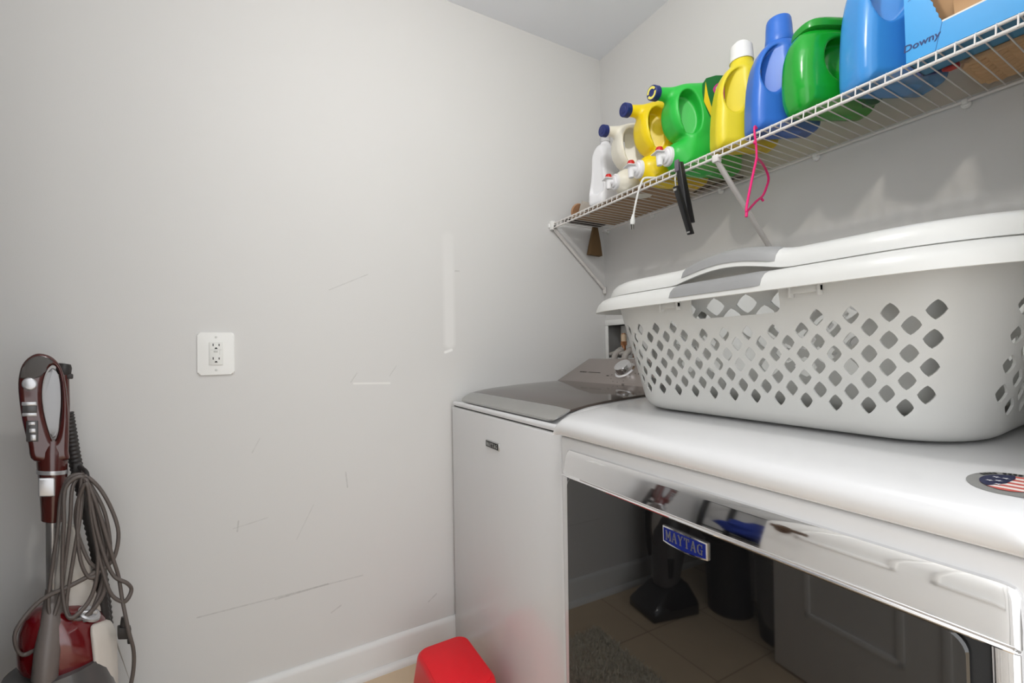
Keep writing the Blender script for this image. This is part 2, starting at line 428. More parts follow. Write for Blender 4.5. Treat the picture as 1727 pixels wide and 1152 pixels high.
b = MB(); b.box(-0.1, 4.2, FY - 0.1, 0.1, -0.06, 0); struct(b.build('floor', M_floor, smooth=False))
b = MB(); b.box(-0.1, RX + 0.12, FY - 0.1, 0.1, CZ, CZ + 0.08); struct(b.build('ceiling', M_ceil, smooth=False))
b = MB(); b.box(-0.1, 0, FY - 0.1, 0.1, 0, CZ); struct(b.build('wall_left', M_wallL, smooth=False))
b = MB()   # back wall with the opening of the washer supply box
hx0, hx1, hz0, hz1 = 0.020, 0.190, 1.045, 1.192
b.box(0, hx0, 0, 0.1, 0, CZ); b.box(hx1, RX + 0.12, 0, 0.1, 0, CZ); b.box(hx0, hx1, 0, 0.1, 0, hz0); b.box(hx0, hx1, 0, 0.1, hz1, CZ)
struct(b.build('wall_back', M_wall, smooth=False))
b = MB(); b.box(0, RX + 0.12, FY - 0.1, FY, 0, CZ); struct(b.build('wall_front', M_wall, smooth=False))
b = MB()   # unseen right wall; its opening is cut full height to let fill light in
b.box(RX, RX + 0.12, FY, -1.68, 0, CZ); b.box(RX, RX + 0.12, -0.76, 0, 0, CZ)
struct(b.build('wall_right', M_wall, smooth=False))
# baseboards and the shoe moulding
def baseboard(name, p0, p1, nrm, h=0.104, t=0.014):
    b = MB(); p0 = Vector(p0); p1 = Vector(p1); n = Vector(nrm)
    prof = [(0, 0), (t, 0), (t, h - 0.016), (t - 0.003, h - 0.008), (t - 0.007, h - 0.003), (0.004, h), (0, h)]
    rings = [[p + n * a + Vector((0, 0, c)) for a, c in prof] for p in (p0, p1)]
    b.rings(rings); return struct(b.build(name, M_trim, auto=50))
baseboard('baseboard_left', (0, FY, 0), (0, 0, 0), (1, 0, 0))
baseboard('baseboard_front', (0.014, FY, 0), (RX, FY, 0), (0, 1, 0))
baseboard('baseboard_back', (0.014, 0, 0), (RX, 0, 0), (0, -1, 0))
b = MB(); q = [(0, 0)] + [(0.018 * math.cos(t), 0.019 * math.sin(t)) for t in [i * math.pi / 12 for i in range(7)]]
b.rings([[(0.014 + a, y, c) for a, c in q] for y in (FY + 0.014, -0.014)]); struct(b.build('trim_1', M_trim, auto=50))
# doorway casing
b = MB()
b.box(RX - 0.012, RX, -1.75, -1.68, 0, 2.05, 0.003)
struct(b.build('trim_2', M_trim))
# the open door, leaf standing away from the wall behind the photographer
ang = math.atan2(-1.775 - (-1.69), 0.648 - 1.50)
MD = Matrix.Translation((1.50, -1.69, 0)) @ Matrix.Rotation(ang, 4, 'Z')
L_ = 0.852
b = MB(); b.box(0, L_, 0, 0.035, 0.01, 2.03, 0.002, M=MD)
d_ = b.build('door_1', M_doorp); struct(d_)
b = MB()
for z0, z1 in ((0.22, 0.78), (0.95, 1.88)):
    for x0, x1 in ((0.11, 0.39), (0.47, 0.745)):
        for a in ((x0, x1, z0, z0 + .02), (x0, x1, z1 - .02, z1), (x0, x0 + .02, z0, z1), (x1 - .02, x1, z0, z1)):
            b.box(a[0], a[1], -0.006, 0.001, a[2], a[3], 0.003, M=MD)
b.build('door_panel', M_doorp, d_)
M_bronze = mat('bronze lever', rgb(88, 66, 48), 0.35, 0.7, var=0.1)
b = MB(); b.lathe([(0, 0), (0.03, 0), (0.03, 0.006), (0.012, 0.012), (0.011, 0.045), (0, 0.046)], 24, axis_frame(MD @ Vector((L_ - 0.062, 0.0, 0.985)), MD.to_3x3() @ Vector((0, -1, 0))))
b.box(L_ - 0.17, L_ - 0.05, -0.055, -0.04, 0.975, 0.995, 0.004, M=MD)
b.build('door_handle', M_bronze, d_, label='bronze lever handle')

# ------------------------------------------------------------------ ceiling lamp (above the frame)
lamp = empty('ceiling_light', 'round flush ceiling light above the middle of the room', 'ceiling light', (LAMP_POS[0], LAMP_POS[1], CZ))
b = MB(); b.lathe([(0, 0), (0.11, 0), (0.11, -0.018), (0.09, -0.028), (0.012, -0.03), (0.012, -0.12), (0.03, -0.125), (0.03, -0.145), (0, -0.145)], 40, Matrix.Translation((LAMP_POS[0], LAMP_POS[1], CZ)))
b.build('lamp_base', M_plate, lamp)
li = bpy.data.lights.new('lamp_bulb', 'POINT'); li.energy = LAMP_POWER; li.shadow_soft_size = 0.03; li.color = (1.0, 0.98, 0.95)
lo = bpy.data.objects.new('lamp_bulb', li); COL.objects.link(lo); lo.parent = lamp; lo.location = (0, 0, LAMP_POS[2] - CZ)

# ------------------------------------------------------------------ wall outlet
oy, oz = -1.510, 1.0945
out = empty('wall_outlet', 'white wall outlet plate with two sockets on the bare left wall', 'outlet', (0, oy, oz - 0.062))
Mo = frame((0, oy, oz), (0, 1, 0), (0, 0, 1))
b = MB(); b.prism(rrect(-0.046, 0.046, -0.0625, 0.0625, 0.008), 0, 0.006, Mo, 0.004, 3); b.build('wall_plate', M_plate, out)
b = MB(); b.prism(rrect(-0.0175, 0.0175, -0.034, 0.034, 0.0015, 2), 0.004, 0.0085, Mo, 0.001, 2)
rc = b.build('receptacle', mat('receptacle plastic', rgb(226, 226, 222), 0.35), out)
for s in (-1, 1):
    zc = 0.020 * s + 0.003
    for q in (0, 1, 2):
        b = MB()
        if q == 0: b.box(-0.0085, -0.0062, zc - .001, zc + .0065, 0.0082, 0.0088, M=Mo)
        elif q == 1: b.box(0.0062, 0.0085, zc - .001, zc + .0055, 0.0082, 0.0088, M=Mo)
        else: b.prism([(0.0036 * math.cos(t), zc - .0095 + 0.0045 * math.sin(t)) for t in [i * math.pi / 8 for i in range(9)]], 0.0082, 0.0088, Mo)
        b.build('socket_slot', M_blackink, rc, smooth=False, label='black socket slot')
b = MB(); b.box(-0.014, 0.014, 0.0105, 0.0115, 0.0083, 0.0087, M=Mo); b.box(0.0085, 0.0092, -0.004, 0.010, 0.0083, 0.0087, M=Mo)
b.box(-0.006, 0.0045, 0.0035, 0.0085, 0.0083, 0.0095, 0.0006, M=Mo); b.build('test_button', mat('button grey', rgb(196, 196, 192), 0.4), rc)
for s in (-1, 1):
    b = MB(); b.lathe([(0, 0), (0.0034, 0), (0.003, 0.0012), (0, 0.0015)], 16, Mo @ Matrix.Translation((0, s * 0.0485, 0.0058)))
    b.build('screw', mat('painted screw', rgb(190, 190, 186), 0.35, 0.4), out)

# ------------------------------------------------------------------ washer supply box in the back wall
sb = empty('supply_box', 'recessed white washer supply box with copper valve on the back wall', 'supply box', ((hx0 + hx1) / 2, 0, hz0))
b = MB()
b.box(0.0015, hx1 + 0.02, -0.007, 0, hz1, hz1 + 0.025, 0.002); b.box(0.0015, hx0, -0.007, 0, hz0, hz1, 0.002); b.box(hx1, hx1 + 0.02, -0.007, 0, hz0, hz1, 0.002); b.box(0.0015, hx1 + 0.02, -0.007, 0, hz0 - 0.025, hz0, 0.002)
b.build('face_frame', M_plate, sb)
b = MB(); b.box(hx0, hx1, 0.075, 0.08, hz0, hz1); b.box(hx0 - .003, hx0, 0, 0.08, hz0, hz1); b.box(hx1, hx1 + .003, 0, 0.08, hz0, hz1); b.box(hx0, hx1, 0, 0.08, hz1, hz1 + .003); b.box(hx0, hx1, 0, 0.08, hz0 - .003, hz0)
b.build('recess', M_plate, sb, smooth=False)
for vx in (0.084, 0.15):
    b = MB(); b.tube([(vx, 0.03, hz0), (vx, 0.03, 1.155)], 0.009, 14); b.lathe([(0, 0), (.014, 0), (.014, .018), (0, .018)], 6, Matrix.Translation((vx, 0.03, 1.10)))
    v = b.build('valve', M_brass, sb, label='copper valve')
    b = MB(); b.tube([(vx, 0.03, 1.118), (vx, 0.03, 1.150)], 0.0125, 14); b.build('valve_collar', mat('tan paper tag', rgb(214, 190, 160), 0.6), v)
b = MB()
for vx in (0.050, 0.115):
    b.tube([(vx + .03, 0.02, 1.082), (vx + .028, -0.01, 1.066), (vx + .024, -0.02, 1.045), (vx + .02, -0.035, 0.99), (vx + .02, -0.05, 0.80)], 0.013, 14, 4)
    b.lathe([(0, -.012), (.016, -.012), (.018, 0), (.016, .012), (0, .012)], 10, axis_frame((vx + .03, 0.012, 1.075), (0.5, -1, -0.3)))
    b.tube([(vx - .01, -.012, 1.062), (vx + .022, -.012, 1.068)], .0075, 10)
b.build('supply_hose', M_hose, sb)

# ------------------------------------------------------------------ washer
LIDP = [(-0.757, 0.905), (-0.745, 0.913), (-0.728, 0.921), (-0.708, 0.9295), (-0.66, 0.937), (-0.608, 0.9425), (-0.5, 0.949), (-0.4, 0.9525), (-0.309, 0.954), (-0.2, 0.954), (-0.06, 0.952)]
def interp(P, v):
    if v <= P[0][0]: return P[0][1]
    for (a, c), (d, e) in zip(P, P[1:]):
        if v <= d: return c + (e - c) * (v - a) / (d - a)
    return P[-1][1]
def top_panel(name, prof, x0, x1, r, zb, m, parent, rl=None):
    """a sheet-metal top: profile curve (y, z) carried across x with rolled-over sides, hollow underside closed"""
    xs = []; k = 7
    for i in range(k + 1):
        t = i / k * math.pi / 2; xs.append((x0 + r * (1 - math.cos(t)), math.sin(t)))
    mid = 10
    for i in range(1, mid): xs.append((x0 + r + (x1 - x0 - 2 * r) * i / mid, 1))
    for i in range(k + 1):
        t = math.pi / 2 - i / k * math.pi / 2; xs.append((x1 - r * (1 - math.cos(t)), math.sin(t)))
    P = [(v.x, v.y) for v in spline([(a, c, 0) for a, c in prof], 3)]
    b = MB(); ns = len(P)
    verts = []; faces = []
    for x, s in xs:
        for (y, z) in P:
            dz = min(z - zb, r * 1.25); verts.append((x, y, z - dz * (1 - s)))
        verts.append((x, P[-1][0], zb)); verts.append((x, P[0][0], zb))
    n = ns + 2
    for i in range(len(xs) - 1):
        for j in range(n):
            k2 = (j + 1) % n
            faces.append((i * n + j, i * n + k2, (i + 1) * n + k2, (i + 1) * n + j))
    faces.append(tuple(range(n))); faces.append(tuple((len(xs) - 1) * n + j for j in range(n))[::-1])
    b.raw(verts, faces); return b.build(name, m, parent, auto=40)
wa = empty('washing_machine', 'white top-load washing machine with dark tinted lid in the corner', 'washing machine', (0.364, -0.43, 0))
b = MB(); b.box(0.018, 0.710, -0.775, -0.10, 0.012, 0.884, 0.006, 3); b.build('cabinet', M_white, wa)
b = MB(); b.box(0.026, 0.702, -0.768, -0.11, 0.875, 0.892); b.build('seam', M_dark, wa, smooth=False, label='dark seam under the top deck')
DECK = [(-0.775, 0.890), (-0.7755, 0.896), (-0.773, 0.901), (-0.767, 0.9035), (-0.759, 0.8965), (-0.745, 0.8985), (-0.728, 0.9085), (-0.708, 0.921)] + [(y, z - 0.004) for y, z in LIDP if y > -0.7]
top_panel('top_deck', DECK, 0.018, 0.710, 0.022, 0.889, M_white, wa)
def lid_sheet(name, y0, y1, x0, x1, m, parent, r0=0.0, lift=0.005, th=0.008, n=14):
    b = MB(); rings = []
    for i in range(n + 1):
        y = y0 + (y1 - y0) * (i / n) ** (1.6 if r0 else 1); ins = 0
        if r0 and y - y0 < r0: ins = r0 - math.sqrt(max(r0 * r0 - (r0 - (y - y0)) ** 2, 0))
        z = interp(LIDP, y) + lift
        ring = []
        for k in range(11):
            x = x0 + ins + (x1 - x0 - 2 * ins) * k / 10; e = min(k, 10 - k); ring.append((x, y, z - (0.0022 if e == 0 else 0)))
        for k in range(10, -1, -1):
            x = x0 + ins + (x1 - x0 - 2 * ins) * k / 10; ring.append((x, y, z - th))
        rings.append(ring)
    b.rings(rings); return b.build(name, m, parent, auto=40)
lid = lid_sheet('lid_glass', -0.7085, -0.300, 0.050, 0.662, M_lidglass, wa)
lid_sheet('lid_handle_strip', -0.758, -0.7085, 0.050, 0.662, M_steel, wa, r0=0.03, lift=0.006, th=0.0065, n=10).__setitem__('label', 'brushed silver front strip of the lid')
# console
CB = Vector((0.03, -0.305, 0.958)); CU = Vector((0, 0.115, 0.091)).normalized()
b = MB(); b.hull([(0.030, -0.305, 0.955), (0.698, -0.305, 0.955), (0.104, -0.190, 1.046), (0.624, -0.190, 1.046), (0.104, -0.135, 1.046), (0.624, -0.135, 1.046), (0.03, -0.085, 0.952), (0.698, -0.085, 0.952)], 0.004, 3)
con = b.build('console', M_console, wa)
Mc = frame((0.364, -0.2475, 1.0005), (1, 0, 0), CU)
b = MB(); b.lathe([(0, -.002), (.040, -.002), (.040, .004), (.033, .007), (.031, .026), (.029, .030), (.018, .0305), (0, .030)], 40, Mc @ Matrix.Translation((0.014, 0.004, 0.002)))
kn = b.build('cycle_knob', M_chrome, con, label='chrome cycle knob')
M_dial = mat('dial ink', rgb(50, 48, 47), 0.6)
def mark(*a): q = MB(); q.box(*a, M=Mc); q.build('dial_mark', M_dial, con, smooth=False, label='dark printed dial mark')
for i in range(11):
    t = math.radians(95 + i * 26); c = Vector((0.056 * math.cos(t), 0.056 * math.sin(t)))
    mark(c.x + 0.014 - .002, c.x + 0.014 + .002, c.y - .0007, c.y + .0007, 0.0005, 0.0012)
    if i % 2 == 0:
        c = c * 1.35; mark(c.x + 0.014 - .006, c.x + 0.014 + .006, c.y - .0016, c.y + .0016, 0.0005, 0.0012)
for i, w in enumerate((.005, .004, .006, .003, .005)): mark(-0.235 + i * .0085, -0.235 + i * .0085 + w, -0.012, -0.0075, 0.0005, 0.0012)
for i in range(9): mark(-0.18 + i * .008, -0.18 + i * .008 + .005, -0.0115, -0.009, 0.0005, 0.0012)
# front badge of the washer
Mb = frame((0.3535, -0.775, 0.797), (1, 0, 0), (0, 0, 1))
b = MB(); b.prism(rrect(-0.044, 0.044, -0.011, 0.011, 0.001, 2), 0, 0.004, Mb, 0.0015); bd = b.build('badge', M_steel, wa)
b = MB(); b.prism(rrect(-0.041, 0.041, -0.009, 0.009, 0.001, 2), 0.003, 0.0045, Mb); b.build('badge_plate', M_blackink, bd, smooth=False, label='black badge plate')
slab_text('badge_lettering', 'MAYTAG', Mb @ Matrix.Translation((0, 0, 0.0045)), 0.072, 0.0125, 0.002, M_steel, bd)

# ------------------------------------------------------------------ dryer
DX0, DX1 = 0.716, 1.470
dr = empty('dryer', 'white clothes dryer with dark glass door and chrome band under the baskets', 'dryer', ((DX0 + DX1) / 2, -0.43, 0))
b = MB(); b.box(DX0, DX1, -0.780, -0.08, 0.012, 0.8835, 0.008, 3); b.build('cabinet', M_white, dr)
b = MB(); b.box(DX0 + 0.006, DX1 - 0.006, -0.774, -0.09, 0.872, 0.889); b.build('seam', M_dark, dr, smooth=False, label='dark seam under the top panel')
DTOP = [(-0.782, 0.8855), (-0.792, 0.889), (-0.799, 0.897), (-0.801, 0.908), (-0.797, 0.918), (-0.787, 0.9265), (-0.770, 0.932), (-0.745, 0.9365), (-0.70, 0.9425), (-0.645, 0.948), (-0.55, 0.9555), (-0.45, 0.9600), (-0.3, 0.965), (-0.08, 0.966)]
DTOPI = [p for p in DTOP if p[0] > -0.7971 and p[1] > .917]
top_panel('top_panel', DTOP, DX0, DX1, 0.030, 0.8855, M_white, dr)
# door
yd = -0.7945
b = MB(); b.box(0.752, 1.4525, yd + 0.004, -0.775, 0.20, 0.803, 0.004); door = b.build('door', M_black, dr)
b = MB()
n = 24; verts = []; faces = []
x0, x1, z0, z1 = 0.763, 1.418, 0.225, 0.7995
out2 = rrect(x0, x1, z0, z1, 0.018, 6)
rings = []
for k, (ins, dy) in enumerate(((0, 0.002), (0, -0.002), (0.002, -0.004))):
    rings.append([(x, yd + dy - 0.007 * (z1 - z) / (z1 - z0), z) for x, z in rrect(x0 + ins, x1 - ins, z0 + ins, z1 - ins, 0.018, 6)])
b.rings(rings); b.build('door_glass', M_black_gl, door, label='black glass door window')
# chrome band across the top of the door, turned down at the right
prof = [(-0.772, 0.8575), (-0.780, 0.8575), (-0.7845, 0.856), (-0.787, 0.852), (-0.7895, 0.845), (-0.7975, 0.8060), (-0.7995, 0.8045), (-0.8020, 0.8040), (-0.8032, 0.8025), (-0.8020, 0.8008), (-0.799, 0.8003), (-0.772, 0.8005)]
b = MB()
xs = [0.748, 0.7492, 0.752, 0.757] + [0.757 + (1.436 - 0.757) * i / 12 for i in range(1, 13)] + [1.442, 1.448, 1.4515, 1.453]
def cor(i):
    if i < 3: return [0.80, 0.93, 0.98][i]
    if i > len(xs) - 5: return [0.99, 0.96, 0.88, 0.72][i - (len(xs) - 4)]
    return 1.0
rings = []
for i, x in enumerate(xs):
    s = cor(i); rings.append([(x, -0.772 + (y + 0.772) * (0.6 + 0.4 * s), 0.8005 + (z - 0.8005) * s) for y, z in prof])
b.rings(rings); b.build('chrome_band', M_chrome, door, label='polished chrome handle band')
b = MB(); b.box(1.432, 1.4525, -0.7985, -0.772, 0.22, 0.8035, 0.005, 3); b.build('chrome_edge', M_chrome, door, label='chrome right edge trim')
# badge
Mb = frame((1.0855, yd - 0.0035, 0.7700), (1, 0, 0), (0, 0, 1))
w, h = 0.0435, 0.0150
shape = lambda g: [(-w + g, h - g), (-w + g, -h + 0.003 + g)] + [(-w + g + (2 * w - 2 * g) * i / 8, -h + 0.003 + g - 0.004 * math.sin(math.pi * i / 8)) for i in range(1, 8)] + [(w - g, -h + 0.003 + g), (w - g, h - g)]
b = MB(); b.prism(shape(0), 0, 0.005, Mb, 0.0012); bd = b.build('badge', M_chrome, door)
b = MB(); b.prism(shape(0.0025), 0.004, 0.0056, Mb); b.build('badge_plate', mat('badge blue', rgb(20, 34, 112), 0.25, coat=0.2), bd, label='deep blue badge plate')
slab_text('badge_lettering', 'MAYTAG', Mb @ Matrix.Translation((0, 0.0015, 0.0056)), 0.072, 0.0165, 0.002, M_steel, bd)
# round flag sticker lying on the top panel
def dz(y): return interp(DTOPI, y)
scx, scy, sr = 1.435, -0.725, 0.033
def disc_on_top(name, pts, m, parent, lift):
    b = MB(); b.raw([(x, y, dz(y) + lift) for x, y in pts] + [(sum(p[0] for p in pts) / len(pts), sum(p[1] for p in pts) / len(pts), dz(sum(p[1] for p in pts) / len(pts)) + lift)], [(i, (i + 1) % len(pts), len(pts)) for i in range(len(pts))])
    return b.build(name, m, parent, smooth=False)
circ = lambda r, n=40: [(scx + r * math.cos(2 * math.pi * i / n), scy + r * math.sin(2 * math.pi * i / n)) for i in range(n)]
st = disc_on_top('flag_sticker', circ(sr), mat('silver sticker', rgb(150, 150, 148), 0.4, 0.3), dr, 0.0006)
st['label'] = 'round silver sticker with stars and stripes'
r2 = sr * 0.70
def clipband(t0, t1):
    # band of the inner disc between two heights along y
    out = []
    for t in (t0, t1):
        hw = math.sqrt(max(r2 * r2 - t * t, 1e-8)); out.append((t, hw))
    return [(scx - out[0][1], scy + out[0][0]), (scx + out[0][1], scy + out[0][0]), (scx + out[1][1], scy + out[1][0]), (scx - out[1][1], scy + out[1][0])]
ms = [mat('sticker red', rgb(196, 92, 84), 0.5), mat('sticker pale', rgb(236, 226, 222), 0.5)]
b = MB()
for i in range(9):
    b.mi = i % 2; t0 = -r2 * .98 + 2 * r2 * .98 * i / 9; t1 = -r2 * .98 + 2 * r2 * .98 * (i + 1) / 9
    b.raw([(x, y, dz(y) + 0.0010) for x, y in clipband(t0, t1)], [(0, 1, 2, 3)])
b.build('flag_stripes', ms, st, smooth=False)
b = MB(); b.mi = 0
pts = [(scx + r2 * math.cos(math.radians(a)), scy + r2 * math.sin(math.radians(a))) for a in range(95, 236, 10)] + [(scx - 0.003, scy - .004), (scx, scy + r2 * .6)]
b.raw([(x, y, dz(y) + 0.0014) for x, y in pts], [tuple(range(len(pts)))])
b.mi = 1
for px, py in ((-.013, .009), (-.009, -.001), (-.015, -.004), (-.007, -.011), (-.006, .009)):
    b.raw([(scx + px + (.0036 if k % 2 == 0 else .0015) * math.cos(math.pi * k / 5), scy + py + (.0036 if k % 2 == 0 else .0015) * math.sin(math.pi * k / 5), dz(scy + py) + 0.0018) for k in range(10)], [tuple(range(10))])
b.build('flag_canton', [mat('sticker navy', rgb(36, 40, 72), 0.5), mat('sticker star', rgb(226, 226, 232), 0.5)], st, smooth=False)
b = MB()
for i in range(16):
    if i in (4, 9): continue
    t = math.radians(150 - i * 7.6); c = Vector((scx + 0.86 * sr * math.cos(t), scy + 0.86 * sr * math.sin(t)))
    u = Vector((-math.sin(t), math.cos(t))) * .0014; v = Vector((math.cos(t), math.sin(t))) * .0026
    b.raw([(*(c + q), dz(c.y) + 0.0012) for q in (u + v, -u + v, -u - v, u - v)], [(0, 1, 2, 3)])
b.build('sticker_lettering', M_blackink, st, smooth=False)
# ------------------------------------------------------------------ laundry baskets (two, nested)
def rr_point(u, a, bb, r):
    """point and outward normal on a rounded rectangle (half sizes a, bb), u in 0..1 from the middle of the front side, towards +x"""
    r = min(r, a, bb); segs = [('l', a - r), ('c', 0), ('l', 2 * (bb - r)), ('c', 1), ('l', 2 * (a - r)), ('c', 2), ('l', 2 * (bb - r)), ('c', 3), ('l', a - r)]
    return segs
def make_perim(A, B, R):
    """shared parametrisation: fractions from the middle ring, so that the lattice columns stay vertical"""
    L = [A - R, R * math.pi / 2, 2 * (B - R), R * math.pi / 2, 2 * (A - R), R * math.pi / 2, 2 * (B - R), R * math.pi / 2, A - R]
    T = sum(L); cum = [0]
    for q in L: cum.append(cum[-1] + q / T)
    def f(u, a, b2, r):
        u = u % 1.0; k = 0
        while k < 8 and u > cum[k + 1]: k += 1
        t = (u - cum[k]) / (cum[k + 1] - cum[k])
        if k == 0: return Vector(((a - r) * t, -b2)), Vector((0, -1))
        if k == 8: return Vector((-(a - r) * (1 - t), -b2)), Vector((0, -1))
        if k == 4: return Vector((a - r - 2 * (a - r) * t, b2)), Vector((0, 1))
        if k == 2: return Vector((a, -(b2 - r) + 2 * (b2 - r) * t)), Vector((1, 0))
        if k == 6: return Vector((-a, (b2 - r) - 2 * (b2 - r) * t)), Vector((-1, 0))
        cx, cy, s = {1: (a - r, -(b2 - r), -90), 3: (a - r, b2 - r, 0), 5: (-(a - r), b2 - r, 90), 7: (-(a - r), -(b2 - r), 180)}[k]
        ph = math.radians(s + 90 * t); d = Vector((math.cos(ph), math.sin(ph)))
        return Vector((cx, cy)) + d * r, d
    return f, T
def make_basket(root, bot, top, h, lat, m_body, grips, window=True, hump=0.0, zr0=0.0, hole=(0.52, 0.36)):
    """bot/top = (half length, half depth, corner radius); lat = (z of lattice row 0, row pitch, rows, columns, front half-columns, side half-columns)"""
    md = [(p + q) / 2 for p, q in zip(bot, top)]
    f, T = make_perim(*md)
    z0l, pz, R, N, fh, shf = lat
    def wall(u, z):
        t = max(0, min(1, z / h)); a, b2, r = [p + (q - p) * t for p, q in zip(bot, top)]
        ins = 0
        if z < 0.022: ins = 0.022 - math.sqrt(max(0.022 ** 2 - (0.022 - z) ** 2, 0)); 
        p, n = f(u, a, b2, r); p = p - n * ins
        return (p.x, p.y, z)
    vd = {}; bm = bmesh.new()
    def V(c, rw):      # lattice coordinates -> vertex
        key = (round((c % N) * 1000), round(rw * 1000))
        if key not in vd: vd[key] = bm.verts.new(wall((c % N) / N, z0l + rw * pz))
        return vd[key]
    cfront = lambda c: (c + N / 2) % N - N / 2
    def is_hole(c, rw):
        cc = cfront(c); x = abs(cc); xb = abs(cfront(c + N / 2)); side = min(abs(cfront(c - N / 4)), abs(cfront(c + N / 4)))
        ok = x <= fh or xb <= fh or side <= shf
        if c % 2 == 0: ok = ok and 1 <= rw <= R - 1
        else: ok = ok and .4 <= rw <= R - 1.4
        if window and (x <= 4.6 or xb <= 4.6) and rw > R - 1.4: ok = False
        return ok
    K = 3
    for c in range(N):
        rws = list(range(0, R + 1)) if c % 2 == 0 else [q + .5 for q in range(R)]
        for rw in rws:
            out = []
            cor = [(c + 1, rw), (c, rw + .5), (c - 1, rw), (c, rw - .5)]
            if rw == 0: cor = [(c + 1, 0), (c, .5), (c - 1, 0), (c, 0)]
            if rw == R: cor = [(c + 1, R), (c, R), (c - 1, R), (c, R - .5)]
            for i in range(4):
                A, B2 = cor[i], cor[(i + 1) % 4]; kk = K
                if A[1] == B2[1]: kk = 1
                for j in range(kk): out.append(V(A[0] + (B2[0] - A[0]) * j / kk, A[1] + (B2[1] - A[1]) * j / kk))
            if is_hole(c, rw):
                inn = []
                for i in range(4):
                    A, B2 = cor[i], cor[(i + 1) % 4]
                    for j in range(K):
                        t = j / K; x = A[0] + (B2[0] - A[0]) * t - c; y = (A[1] + (B2[1] - A[1]) * t - rw)
                        # rounded diamond: pinch the corners, fill the sides
                        nx, ny = x, y / .5; l = (abs(nx) ** 1.28 + abs(ny) ** 1.28) ** (1 / 1.28)
                        inn.append(bm.verts.new(wall((c + nx / l * hole[0]) / N, z0l + (rw + ny / l * hole[1]) * pz)))
                n = len(out)
                for i in range(n): bm.faces.new((out[i], out[(i + 1) % n], inn[(i + 1) % n], inn[i]))
            else: bm.faces.new(out)
    # bands below and above the lattice, floor pan
    lowz = [0.0, 0.001, 0.003, 0.007, 0.013, 0.022]
    lows = [z for z in lowz if z < z0l - .004]
    prev = [V(c, 0) for c in range(N)]
    for z in reversed(lows):
        cur = [bm.verts.new(wall(c / N, z)) for c in range(N)]
        for c in range(N): bm.faces.new((cur[c], cur[(c + 1) % N], prev[(c + 1) % N], prev[c]))
        prev = cur
    ce = [bm.verts.new((v.co.x * .82, v.co.y * .75, 0.0005)) for v in prev]
    for c in range(N): bm.faces.new((ce[c], ce[(c + 1) % N], prev[(c + 1) % N], prev[c]))
    bm.faces.new(ce[::-1])
    prev = [V(c, R) for c in range(N)]; zt = z0l + R * pz
    for i in range(1, 3):
        cur = [bm.verts.new(wall(c / N, zt + (h - zt) * i / 2)) for c in range(N)]
        for c in range(N): bm.faces.new((prev[c], prev[(c + 1) % N], cur[(c + 1) % N], cur[c]))
        prev = cur
    bmesh.ops.recalc_face_normals(bm, faces=bm.faces[:])
    me = bpy.data.meshes.new('basket_body'); bm.to_mesh(me); bm.free()
    tmp = bpy.data.objects.new('basket_body', me); COL.objects.link(tmp)
    so = tmp.modifiers.new('s', 'SOLIDIFY'); so.thickness = 0.0028; so.offset = -1
    if window:
        cb = MB(); P = rrect(-0.082, 0.082, h - 0.058, h - 0.012, 0.012, 4)
        cb.prism(P, -1, 1, frame((0, 0, 0), (1, 0, 0), (0, 0, 1)))
        bmesh.ops.recalc_face_normals(cb.bm, faces=cb.bm.faces[:])
        cm = bpy.data.meshes.new('cut'); cb.bm.to_mesh(cm); cb.bm.free(); co = bpy.data.objects.new('cut', cm); COL.objects.link(co)
        bo = tmp.modifiers.new('b', 'BOOLEAN'); bo.object = co; bo.operation = 'DIFFERENCE'; bo.solver = 'EXACT'
    dg = bpy.context.evaluated_depsgraph_get(); dg.update()
    me2 = bpy.data.meshes.new_from_object(tmp.evaluated_get(dg)); bpy.data.objects.remove(tmp)
    if window: bpy.data.objects.remove(co)
    me2.name = 'basket_body'; me2.materials.clear()
    link('basket_body', me2, m_body, root, world=False, auto=40)
    # rim
    prof = [(0.001, -0.012), (0.001, 0.000), (0.004, 0.0045), (0.012, 0.0065), (0.024, 0.0055), (0.036, 0.001), (0.045, -0.007), (0.050, -0.017), (0.0525, -0.0255), (0.0495, -0.0262), (0.0465, -0.018), (0.041, -0.009), (0.032, -0.003), (0.02, 0.001), (0.008, 0.001), (0.0045, -0.004), (0.0035, -0.012)]
    rr = top[2] + 0.02
    def bump(u):
        d = min(abs((u + .5) % 1 - .5), abs(u % 1 - .5)) * T; w = 0.095
        return hump * (0.5 + 0.5 * math.cos(math.pi * min(d / w, 1))) ** 0.6 if d < w else 0
    def rimring(u, grow=0.0, lift=0.0):
        p, n = f(u, top[0], top[1], top[2]); hb = bump(u)
        out = []
        cxp = sum(q[0] for q in prof) / len(prof); czp = sum(q[1] for q in prof) / len(prof)
        for a, z in prof:
            a2 = a + (grow if a > 0.004 else 0); z2 = z + (grow if z > -.012 else -grow * .3)
            out.append((p.x + n.x * a2, p.y + n.y * a2, h + z2 + hb + lift))
        return out
    NU = 180
    b = MB(); b.rings([rimring(i / NU) for i in range(NU)] + [rimring(0)], cap0=False, cap1=False)
    bmesh.ops.remove_doubles(b.bm, verts=b.bm.verts[:], dist=1e-5)
    rim = b.build('rim', m_body, root, world=False, auto=50)
    for s in (0.0, 0.5):
        gu = grips / T; n = 26; rg = []
        for i in range(n + 1):
            u = s - gu + 2 * gu * i / n; e = min(i, n - i); sc = [0.0002, 0.0011, 0.0015][min(e, 2)]
            ring = rimring(u, sc)[2:8]; inner = rimring(u, -0.0006)[2:8][::-1]
            rg.append(ring + inner)
        b = MB(); b.rings(rg); b.build('handle_grip', M_grip, root, world=False, auto=50, label='grey rubber handle grip')
